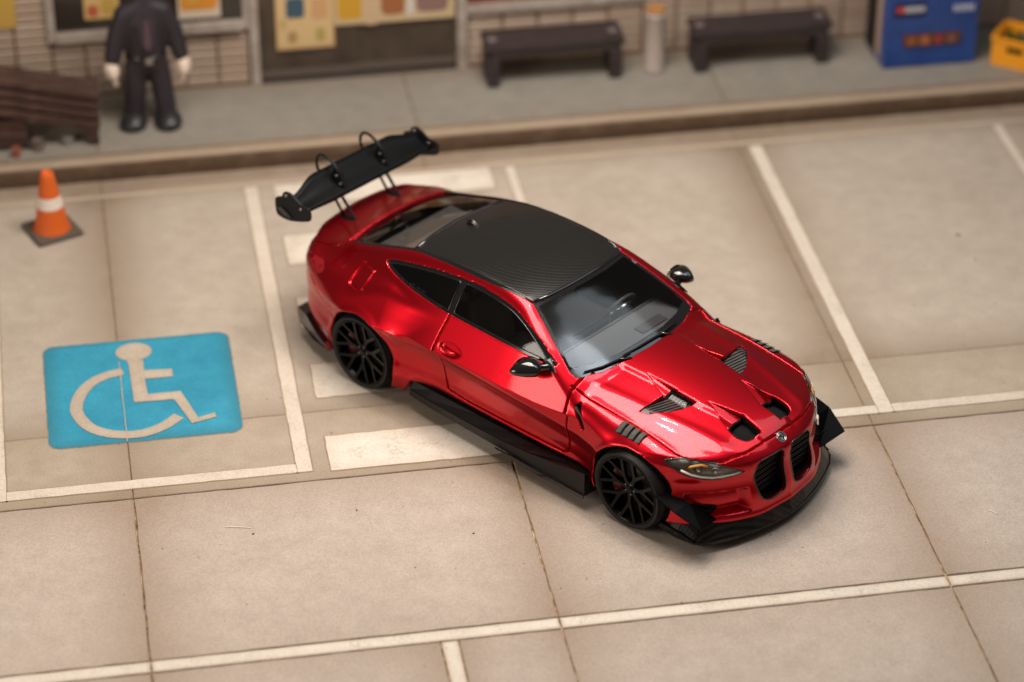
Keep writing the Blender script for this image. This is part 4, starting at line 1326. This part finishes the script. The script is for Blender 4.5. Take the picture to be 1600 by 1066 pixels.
# bricks, one mesh shared by all
bmb = bmesh.new()
bbox(bmb, -.158, .158, -.014, .012, -.0365, .0365)
bmesh.ops.bevel(bmb, geom=list(bmb.edges), offset=.009, segments=1, affect='EDGES')
bme = bpy.data.meshes.new('brick'); bmb.to_mesh(bme); bmb.free(); bme.materials.append(M['brick'])
rng = random.Random(3)
def bricks(x0, x1, z0, z1):
    k0 = math.ceil((x0 - .05) / .335); nrow = int((z1 - z0) / .089 + .01)
    x = x0
    n = max(1, round((x1 - x0) / .335)); w = (x1 - x0) / n
    for i in range(n):
        for j in range(nrow):
            o = bpy.data.objects.new('brick', bme)
            COL.objects.link(o)
            o.parent = shop
            o.location = (x0 + (i + .5) * w, -.006 + rng.uniform(-.003, .003), z0 + (j + .5) * .089 - .188)
            o.scale = (w / .335, 1, rng.uniform(.97, 1.0))
bricks(-5.30, -3.935, .20, 1.36)
bricks(-3.935, -2.06, .20, .74)
bricks(.055, 1.80, .20, .76)
bricks(1.80, 6.20, .20, 1.02)
sb('plinth', -9, -2.06, WY - .03, WY - .001, .189, .215, M['grout']); sb('plinth', .055, 9, WY - .03, WY - .001, .189, .215, M['grout'])

def poster(name, x0, x1, y, z0, z1, base, bits, parent=shop):
    """printed sheet: thin board with flat colour areas laid on it"""
    p_ = sb(name, x0, x1, y - .006, y, z0, z1, mat(name + '_paper', base, .7), parent)
    for k, (a, b, c, d, col, rnd) in enumerate(bits):
        pts = [(a + (b - a) * (.5 + .5 * math.copysign(abs(math.cos(q)) ** rnd, math.cos(q))), c + (d - c) * (.5 + .5 * math.copysign(abs(math.sin(q)) ** rnd, math.sin(q)))) for q in np.linspace(0, 2 * math.pi, 24, endpoint=False)]
        V = [(u, y - .006 - .0012 * (k + 1) - WY, v - .188) for u, v in pts]
        fixn(mk('print_area', V, [tuple(range(len(V)))], mat(name + '_ink', col, .7), p_))
    return p_

# window on the left
wn = sb('shop_window', -3.885, -2.115, WY - .015, WY - .005, .89, 1.75, M['pane'])
for x0, x1, z0, z1 in ((-3.96, -3.885, .80, 1.80), (-2.115, -2.062, .80, 1.80), (-3.885, -2.115, 1.72, 1.80)):
    sb('window_frame', x0, x1, WY - .06, WY + .02, z0, z1, M['frame'], wn, .006)
    # parent offset: parts of parts keep shop coordinates because the pane has no transform
sb('window_sill', -3.885, -2.115, WY - .085, WY + .02, .795, .888, M['frame'], wn, .006)
poster('window_poster', -3.60, -3.27, WY - .02, 1.005, 1.50, (.55, .36, .14), [(-3.57, -3.47, 1.03, 1.15, (.42, .09, .04), .45), (-3.44, -3.30, 1.05, 1.22, (.45, .28, .06), .7), (-3.55, -3.32, 1.25, 1.45, (.20, .30, .12), .8)])
poster('window_poster', -2.72, -2.32, WY - .02, .935, 1.45, (.62, .52, .40), [(-2.70, -2.34, 1.02, 1.44, (.66, .26, .03), .25), (-2.66, -2.52, 1.10, 1.30, (.62, .36, .06), .4)])
poster('wall_poster', -4.90, -4.235, WY - .03, .985, 1.55, (.48, .29, .055), [(-4.80, -4.40, 1.2, 1.45, (.60, .5, .35), .6)])
# sliding doors
for x0, x1 in ((-2.055, -1.968), (-.045, .052)):
    sb('door_post', x0, x1, WY - .07, WY + .06, .189, 1.80, M['frame'], shop, .008)
sb('door_head', -1.968, -.045, WY - .07, WY + .06, 1.66, 1.80, M['frame'], shop, .008)
for x0, x1, yy in ((-1.967, -1.030, WY - .005), (-1.029, -.046, WY + .012)):
    d_ = sb('sliding_door', x0, x1, yy, yy + .012, .20, 1.66, M['doorp'])
    sb('door_rail', x0, x1, yy - .012, yy - .001, .228, .30, mat('door_rail', (.11, .085, .07), .4), d_, .004)
    sb('door_stile', x1 - .022, x1 - .003, yy - .010, yy - .001, .30, 1.66, mat('door_stile', (.085, .063, .05), .4), d_, .003)
sb('door_track', -1.968, -.045, WY - .06, WY + .05, .189, .199, mat('door_track', (.05, .04, .033), .5))
poster('door_poster', -1.80, -1.24, WY - .03, .53, 1.32, (.52, .33, .15), [(-1.785, -1.255, .56, 1.31, (.58, .40, .20), .2), (-1.70, -1.52, .86, 1.08, (.04, .08, .12), .35), (-1.42, -1.33, .60, .74, (.36, .30, .08), .4), (-1.69, -1.60, .60, .72, (.36, .22, .10), .4), (-1.45, -1.30, .85, 1.05, (.52, .30, .14), .35), (-1.76, -1.70, .76, .86, (.44, .34, .12), .4)])
poster('door_banner', -1.235, -.065, WY - .026, .745, 1.15, (.50, .38, .22), [(-1.20, -.97, .80, 1.1, (.52, .28, .02), .3), (-.95, -.80, .73, 1.1, (.52, .36, .22), .35), (-.78, -.55, .82, 1.12, (.30, .11, .035), .45), (-.54, -.46, .80, 1.1, (.55, .50, .44), .4), (-.44, -.13, .83, 1.12, (.22, .13, .11), .4)])
# counter panel on the right with a ledge
sb('ledge', .056, 1.80, WY - .06, WY - .001, .765, .86, M['frame'], shop, .006)
sb('counter_panel', .056, 1.80, WY - .02, WY - .001, .862, 1.6, mat('red_panel', (.16, .035, .025), .5))
for x in np.arange(2.0, 6.0, .001)[:0]:
    pass

# ---- benches
M['wood'] = mat('dark_wood', (0.030, 0.020, 0.020), 0.55)
t = NT(M['wood']); t.l(t.ramp(t.noise(t.coord('Object', (2, 18, 18)), 3, 4), [(.3, (.018, .012, .013)), (.7, (.050, .034, .034))]), t.b.inputs['Base Color'])
def bench(x0, x1, y0, label):
    b_ = thing('bench', label, 'bench', ((x0 + x1) / 2, y0 + .18, .188), 0, 'backless benches by the shop wall')
    w = (x1 - x0) / 2
    for k in range(3):
        box('seat_slat', -w, w, -.18 + k * .122, -.18 + k * .122 + .115, .385, .445, M['wood'], b_, .008)
    box('apron', -w + .06, w - .06, -.165, -.145, .31, .384, M['wood'], b_, .004)
    for s in (-1, 1):
        box('leg', s * (w - .075) - .065, s * (w - .075) + .065, -.165, .165, 0.0, .384 - .001, M['wood'], b_, .010) if False else box('leg', s * (w - .08) - .06, s * (w - .08) + .06, -.20 + .03, .17, 0.0, .309, M['wood'], b_, .010)
        box('leg_head', s * (w - .08) - .05, s * (w - .08) + .05, -.14, .16, .31, .384, M['wood'], b_)
        V, F = lathe([(.001, .012), (.040, .010), (.052, 0)], 16, 'z', (s * (w - .09), 0, .4455))
        fixn(mk('end_cap', V, F, mat('bench_cap', (.14, .11, .10), .5), b_, True))
bench(.16, 1.52, 5.13, 'dark wooden backless bench nearer the shop doors')
bench(2.20, 3.58, 5.10, 'dark wooden backless bench nearer the blue vending machine')

# ---- ash stand
t_ = thing('ash_stand', 'slim pale ash stand with orange top between the two benches', 'ash stand', (1.845, 5.27, .188))
V, F = lathe([(.001, 0), (.105, 0), (.108, .02), (.098, .04), (.098, .585), (.104, .60), (.104, .625), (.001, .625)], 32, 'z')
fixn(mk('column', V, F, mat('ash_column', (.38, .32, .28), .5), t_, True))
V, F = lathe([(.001, .6255), (.085, .6255), (.095, .65), (.088, .668), (.06, .655), (.001, .650)], 32, 'z')
fixn(mk('ash_tray', V, F, mat('ash_top', (.36, .17, .05), .5), t_, True))

# ---- vending machine
M['vblue'] = mat('vending_blue', (0.012, 0.055, 0.25), 0.35, 0, 0.3)
t = NT(M['vblue']); t.l(t.ramp(t.noise(t.coord(), 3, 4), [(.3, (.010, .042, .20)), (.7, (.016, .070, .29))]), t.b.inputs['Base Color'])
vm = thing('vending_machine', 'blue drinks vending machine standing beside the orange crate', 'vending machine', (4.51, 5.19, .188))
def vb(name, x0, x1, y0, y1, z0, z1, material, parent=vm, bevel=.0):
    return box(name, x0 - 4.51, x1 - 4.51, y0 - 5.19, y1 - 5.19, z0 - .188, z1 - .188, material, parent, bevel)
body = vb('cabinet', 4.045, 4.975, 4.885, 5.50, .195, 2.0, M['vblue'], vm, .012)
vb('side_strip', 4.038, 4.044, 5.02, 5.16, .26, 1.9, mat('strip_beige', (.40, .28, .22), .5))
vb('side_panel', 4.036, 4.044, 5.18, 5.48, .20, 1.95, M['satin'])
vb('price_panel', 4.115, 4.44, 4.876, 4.884, .745, .905, mat('vend_navy', (.008, .014, .06), .4), vm, .003)
vb('red_button', 4.14, 4.215, 4.868, 4.8755, .80, .86, mat('vend_red', (.55, .05, .05), .4), vm, .003)
vb('price_label', 4.22, 4.42, 4.870, 4.8755, .80, .855, mat('vend_label', (.42, .42, .46), .5))
hd = vb('delivery_hatch', 4.225, 4.81, 4.868, 4.884, .425, .555, mat('hatch_rust', (.10, .035, .018), .4), vm, .004)
for k in range(4):
    vb('hatch_can', 4.26 + k * .135, 4.36 + k * .135, 4.860, 4.8675, .445, .53, mat('hatch_can', [(.30, .10, .03), (.40, .14, .05), (.30, .05, .04), (.22, .09, .06)][k], .4), hd, .01)
lg = vb('logo_plate', 4.70, 4.955, 4.879, 4.884, .755, .85, M['vblue'])
x = 4.715
for wd in (.030, .022, .034, .026, .030):
    vb('letter', x, x + wd, 4.874, 4.8785, .775, .835, mat('letter_white', (.62, .64, .70), .5), lg)
    vb('letter_gap', x + wd * .35, x + wd * .62, 4.872, 4.8738, .790, .812, M['vblue'], lg)
    x += wd + .015

# ---- crate of bottles
M['crate'] = mat('crate_orange', (0.80, 0.32, 0.012), 0.42, 0, 0.2)
cr = thing('bottle_crate', 'orange plastic bottle crate at the right edge by the vending machine', 'crate', (5.42, 4.83, .188), math.radians(-38))
w, d, h = .23, .19, .30
box('crate_base', -w, w, -d, d, 0.0, .022, M['crate'], cr, .004)
def side_wall(name, L_, place):
    hz0, hz1, hx = .155, .225, .085
    bm = bmesh.new()
    for x0, x1, z0, z1 in ((-L_, L_, .022, hz0), (-L_, L_, hz1, h), (-L_, -hx, hz0, hz1), (hx, L_, hz0, hz1)):
        bbox(bm, x0, x1, -.011, .011, z0, z1, place)
    mkbm(name, bm, M['crate'], cr)
for s in (-1, 1):
    side_wall('crate_side', w, Matrix.Translation((0, s * (d - .011), 0)))
    side_wall('crate_end', d - .0225, Matrix.Translation((s * (w - .011), 0, 0)) @ Matrix.Rotation(math.pi / 2, 4, 'Z'))
    box('crate_lip', -w - .012, w + .012, s * d - .012 + s * .006, s * d + .012 + s * .006, h - .025, h + .012, M['crate'], cr, .005)
    box('crate_lip', s * w - .012 + s * .006, s * w + .012 + s * .006, -d + .007, d - .007, h - .024, h + .011, M['crate'], cr, .005)
M['bottle'] = mat('bottle_green', (0.03, 0.075, 0.012), 0.15, 0, 0.6)
for i, bx in enumerate((-.135, -.045, .045, .135)):
    for j, by in enumerate((-.09, 0, .09)):
        V, F = lathe([(.001, 0), (.036, 0), (.038, .01), (.038, .14), (.030, .175), (.014, .205), (.013, .245), (.016, .25), (.016, .262), (.001, .262)], 16, 'z')
        o = fixn(mk('green_bottle', V, F, M['bottle'], None, True))
        q = Matrix.Rotation(math.radians(-38), 4, 'Z') @ Vector((bx, by, 0))
        o.location = (5.42 + q.x, 4.83 + q.y, .188 + .0225)
        tag(o, 'green glass bottle in the orange crate, %s row, %s' % (('front', 'middle', 'back')[j], ('leftmost', 'second from left', 'second from right', 'rightmost')[i]), 'bottle', 'bottles in the orange crate')

# ---- traffic cone
cn = thing('traffic_cone', 'orange traffic cone with white band on a dark square base', 'traffic cone', (-4.07, 3.475, .0), math.radians(22))
t_or = mat('cone_orange', (0.62, 0.105, 0.008), 0.5)
NT(t_or).bump(NT(t_or).noise(NT(t_or).coord(), 25, 3), .2, .01)
bm = bmesh.new(); bbox(bm, -.215, .215, -.215, .215, .002, .042)
mkbm('cone_base', bm, mat('cone_base', (.085, .066, .05), .75), cn, bevel=.016)
def rc(z_):
    return .158 - (z_ - .04) * (.158 - .055) / .58 + .012 * math.exp(-(z_ - .04) * 25)
def cone_part(name, z0, z1, material, ex=0.0, parent=cn):
    zs = np.linspace(z0, z1, 7)
    V, F = lathe([(rc(q) + ex, q) for q in zs], 40, 'z')
    return fixn(mk(name, V, F, material, parent, True))
V, F = lathe([(rc(q), q) for q in np.linspace(.043, .60, 20)] + [(.052, .612), (.042, .62), (.034, .612), (.030, .58), (.001, .58)], 40, 'z')
fixn(mk('cone_body', V, F, t_or, cn, True))
cone_part('white_band', .275, .385, mat('cone_white', (.72, .62, .55), .5), .003)

# ---- wooden pallets
M['pallet'] = mat('pallet_wood', (0.075, 0.040, 0.028), 0.8)
t = NT(M['pallet']); t.l(t.ramp(t.noise(t.coord('Object', (1.5, 14, 14)), 4, 5), [(.3, (.018, .008, .005)), (.55, (.060, .026, .018)), (.8, (.17, .085, .058))]), t.b.inputs['Base Color'])
tilt = math.radians(14.5)
lbls = ('dark weathered plank at the bottom of the leaning pile by the kerb', 'dark weathered plank, second from the bottom of the leaning pile', 'dark weathered plank, third from the bottom of the leaning pile', 'dark weathered plank on top of the leaning pile by the kerb')
rng = random.Random(11)
for k, lbl in enumerate(lbls):
    sx, sy = rng.uniform(-.02, .02), rng.uniform(-.012, .012)
    pk = thing('timber_plank', lbl, 'plank', (-3.56 + sx, 4.66 + sy + .018 * k, .188 + .155 + k * .092), 0, 'leaning pile of dark planks')
    pk.rotation_euler = (0, tilt, rng.uniform(-.02, .02))
    for b_ in range(2):
        box('board', -1.32, 0, .005 + b_ * .17, .165 + b_ * .17, 0.0, .062 - .004 * b_, M['pallet'], pk, .006)
    for xx in (-.98, -.18):
        box('batten', xx - .045, xx + .045, .02, .32, -.0185, -.001, M['pallet'], pk, .003)
tr = thing('trestle', 'low dark timber block under the right end of the plank pile', 'block', (-3.60, 4.82, .188))
box('block', -.07, .03, -.155, .155, 0, .165, M['pallet'], tr, .006)
box('block_cap', -.085, .045, -.165, .165, .1655, .178, M['pallet'], tr, .003)
tr = thing('support_crate', 'dark slatted box holding up the left end of the plank pile', 'box', (-4.45, 4.84, .188))
for k in range(3):
    box('slat', -.22, .22, -.155, -.135, .012 + k * .11, .105 + k * .11, M['pallet'], tr, .004)
    box('slat', -.22, .22, .135, .155, .012 + k * .11, .105 + k * .11, M['pallet'], tr, .004)
for sx in (-1, 1):
    for sy in (-1, 1):
        box('corner_post', sx * .21 - .02, sx * .21 + .02, sy * .113 - .02, sy * .113 + .02, 0, .335, M['pallet'], tr, .003)
for q, (x, y, r, h_, col, lbl) in enumerate([(-4.34, 4.57, .042, .085, (.24, .075, .045), 'small rusty red tin by the kerb before the plank pile'), (-3.86, 4.72, .055, .075, (.20, .19, .17), 'small pale tin in the gap under the leaning planks'), (-4.14, 4.66, .055, .11, (.13, .095, .08), 'small dark tin beside the rusty red tin')]):
    V, F = lathe([(.001, 0), (r, 0), (r, .006), (r * .96, .010), (r * .96, h_ - .01), (r, h_ - .006), (r, h_), (r * .9, h_ - .004), (.001, h_ - .004)], 24, 'z')
    o = fixn(mk('tin_can', V, F, mat('tin_paint', col, .4), None, True))
    o.location = (x, y, .190)
    tag(o, lbl, 'tin')

# ---- toy figure in a dark suit
M['suit'] = mat('suit_cloth', (0.020, 0.014, 0.020), 0.55)
M['skin'] = mat('pale_skin', (0.66, 0.53, 0.44), 0.5)
M['shoe'] = mat('black_shoe', (0.014, 0.014, 0.017), 0.4)
pr = thing('person', 'figure in a dark suit with pale hands standing by the shop window', 'person', (-3.07, 5.05, .188), math.radians(6))
pr.scale = (.92, .92, .95)
def skin_body(name, verts, edges, radii, material, parent, vox=.02):
    """limbs as tapered tubes with round joints, merged by voxels into one continuous surface"""
    V, F = [], []
    def add(v2, f2):
        s = len(V); V.extend([tuple(q) for q in v2]); F.extend([tuple(s + i for i in q) for q in f2])
    R2 = [r if isinstance(r, tuple) else (r, r) for r in radii]
    for (a, b) in edges:
        pa, pb = np.array(verts[a]), np.array(verts[b])
        ra, rb = np.array(R2[a]), np.array(R2[b])
        for k in range(7):
            w = k / 6
            c = pa + (pb - pa) * w; r = ra + (rb - ra) * w
            bm = bmesh.new()
            bmesh.ops.create_icosphere(bm, subdivisions=2, radius=1)
            v2 = [(c[0] + q.co.x * r[0], c[1] + q.co.y * r[1], c[2] + q.co.z * min(r)) for q in bm.verts]
            f2 = [tuple(w_.index for w_ in fc.verts) for fc in bm.faces]
            bm.free()
            add(v2, f2)
    o = mk(name, V, F, material, parent)
    md = o.modifiers.new('merge', 'REMESH'); md.mode = 'VOXEL'; md.voxel_size = vox; md.use_smooth_shade = True
    sm_ = o.modifiers.new('soften', 'SMOOTH'); sm_.factor = .5; sm_.iterations = 6
    dg = bpy.context.evaluated_depsgraph_get()
    me = bpy.data.meshes.new_from_object(o.evaluated_get(dg))
    o.modifiers.clear()
    o.data = me
    if not len(me.materials):
        me.materials.append(material)
    me.polygons.foreach_set('use_smooth', np.ones(len(me.polygons), dtype=bool))
    return o
bv = [(0, 0, .70), (0, .0, .92), (0, .0, 1.12), (0, 0, 1.27), (0, 0, 1.40),
      (-.115, 0, .62), (-.135, -.01, .38), (-.155, .0, .12), (.115, 0, .62), (.14, -.02, .38), (.165, -.06, .10),
      (-.19, 0, 1.20), (-.29, -.01, .98), (-.345, -.03, .76), (.19, 0, 1.20), (.295, -.01, .97), (.345, -.04, .73)]
be = [(0, 1), (1, 2), (2, 3), (3, 4), (0, 5), (5, 6), (6, 7), (0, 8), (8, 9), (9, 10), (3, 11), (11, 12), (12, 13), (3, 14), (14, 15), (15, 16)]
br = [(.21, .16), (.215, .17), (.21, .165), (.14, .12), .085, .125, .118, .112, .125, .118, .112, .112, .100, .092, .112, .100, .092]
skin_body('suit', bv, be, br, M['suit'], pr)
for s, (hx, hy, hz) in ((-1, (-.362, -.045, .66)), (1, (.360, -.058, .63))):
    # palm with four fingers and a thumb, slightly curled
    hv = [(hx, hy, hz + .05), (hx + s * .004, hy, hz), (hx, hy - .006, hz - .045)]
    he = [(0, 1), (1, 2)]; hr = [.062, (.082, .092), (.078, .098)]
    for k, (oy, ln) in enumerate(((-.066, .085), (-.022, .10), (.022, .096), (.066, .075))):
        b0 = len(hv)
        hv += [(hx - s * .002, hy + oy, hz - .07), (hx - s * .010, hy + oy * 1.05, hz - .07 - ln * .5), (hx - s * .024, hy + oy, hz - .07 - ln)]
        he += [(2, b0), (b0, b0 + 1), (b0 + 1, b0 + 2)]; hr += [.030, .028, .024]
    b0 = len(hv)
    hv += [(hx - s * .004, hy - .075, hz - .010), (hx - s * .010, hy - .095, hz - .055)]
    he += [(1, b0), (b0, b0 + 1)]; hr += [.032, .027]
    skin_body('hand', hv, he, hr, M['skin'], pr, .009)
for sx, sy, rz in ((-.165, -.02, .35), (.165, -.085, .05)):
    bm = bmesh.new()
    bmesh.ops.create_uvsphere(bm, u_segments=20, v_segments=14, radius=1)
    for q in bm.verts:
        x_, y_, z_ = q.co
        q.co = Vector((x_ * .140 * (1 + .12 * max(0, -y_)), y_ * .190 - .045, max(z_, -.45) * .115 * (1 - .25 * max(0, -y_)) + .052))
    bmesh.ops.rotate(bm, cent=(0, 0, 0), matrix=Matrix.Rotation(-rz, 3, 'Z'), verts=bm.verts)
    bmesh.ops.translate(bm, vec=(sx, sy, 0), verts=bm.verts)
    mkbm('shoe', bm, M['shoe'], pr, True)
V, F = lathe([(.212, 0), (.218, .004), (.218, .046), (.212, .05)], 32, 'z', (0, 0, .735))
V = [(a, b * .80, c) for a, b, c in V]
fixn(mk('belt', V, F, M['black'], pr, True))
box('belt_buckle', -.035, .035, -.202, -.176, .722, .798, M['steel'], pr, .006)
V, F = prism([(-.02, 1.20), (.02, 1.20), (.034, .93), (0, .86), (-.034, .93)], 0, .01, lambda u, v2, w_: (u, -.200 + w_ + .16 * max(0, v2 - 1.12), v2))
fixn(mk('tie', V, F, mat('mauve_tie', (.085, .045, .06), .6), pr))
for s in (-1, 1):
    V, F = prism([(s * .025, 1.22), (s * .085, 1.18), (s * .070, .98), (s * .042, .86), (s * .036, .93)], 0, .014, lambda u, v2, w_: (u, -.203 + w_ + .26 * abs(u) + .16 * max(0, v2 - 1.12), v2))
    fixn(mk('lapel', V, F, mat('lapel_cloth', (.034, .024, .036), .5), pr))
# head, above the frame of the photograph
bm = bmesh.new()
bmesh.ops.create_uvsphere(bm, u_segments=28, v_segments=20, radius=1)
for q in bm.verts:
    x_, y_, z_ = q.co
    nose = .035 * math.exp(-((x_ / .16) ** 2 + ((z_ + .1) / .22) ** 2)) if y_ < 0 else 0
    q.co = Vector((x_ * .115 * (1 - .18 * max(0, -z_)), y_ * .125 - nose, z_ * .155 + 1.54))
hd_ = mkbm('head', bm, M['skin'], pr, True)
bm = bmesh.new()
bmesh.ops.create_uvsphere(bm, u_segments=24, v_segments=16, radius=1)
bmesh.ops.delete(bm, geom=[v_ for v_ in bm.verts if v_.co.z < .05 - .5 * v_.co.y - .25 or (v_.co.y < -.45 and v_.co.z < .55)], context='VERTS')
for q in bm.verts:
    q.co = Vector((q.co.x * .122, q.co.y * .132 + .004, q.co.z * .162 + 1.543))
mkbm('hair', bm, mat('dark_hair', (.03, .02, .015), .6), hd_, True)
for s in (-1, 1):
    V, F = lathe([(.001, -.006), (.014, -.003), (.016, 0)], 12, 'y', (s * .042, -.118, 1.555))
    fixn(mk('eye', V, F, M['black'], hd_, True))
V, F = tube([(-.035, -.119, 1.465), (0, -.126, 1.460), (.035, -.119, 1.465)], .006, 6)
mk('mouth', V, F, mat('lip', (.35, .15, .13), .5), hd_, True)

# ---- lint and grit on the slabs
M['lint'] = mat('lint', (.85, .80, .75), .7)
for pts, lbl in ([[(-2.93, -1.20), (-2.86, -1.215), (-2.79, -1.232), (-2.73, -1.25)], 'tiny pale fibre on the slab in front of the wheelchair sign'], [[(2.95, -1.98), (2.975, -2.01), (3.00, -2.045)], 'tiny pale fibre on the slab at the lower right'], [[(3.28, -2.33), (3.305, -2.36), (3.325, -2.395)], 'tiny pale fibre near the painted line at the lower right']):
    V, F = tube([(a, b, .003) for a, b in open_smooth(pts, 6)], .0028, 5)
    o = mk('lint_fibre', V, F, M['lint'], None, True)
    tag(o, lbl, 'fibre')
rng = random.Random(8)
V, F = [], []
spots = [(-2.72, -1.32, .012), (-1.05, -1.60, .011), (-1.55, -1.95, .008), (-1.9, -1.15, .008), (3.95, 2.05, .022), (3.98, 1.62, .013), (-.3, -2.3, .008), (1.2, -2.0, .008)]
spots += [(rng.uniform(-4.5, 5), rng.uniform(-3.2, 3.8), rng.uniform(.003, .0075)) for _ in range(170)]
for x, y, r in spots:
    b0 = len(V)
    zz = -.004 if y < -.7 else 0
    for k in range(6):
        th = 2 * math.pi * k / 6
        V.append((x + r * rng.uniform(.7, 1.3) * math.cos(th), y + r * rng.uniform(.7, 1.3) * math.sin(th), zz))
    V.append((x, y, zz + r * .7))
    F += [(b0 + k, b0 + (k + 1) % 6, b0 + 6) for k in range(6)]
o = mk('grit', V, F, mat('dark_grit', (.07, .052, .04), .9), None)
tag(o, 'tiny dark grains of grit scattered over the concrete slabs', 'grit')
o['kind'] = 'stuff'
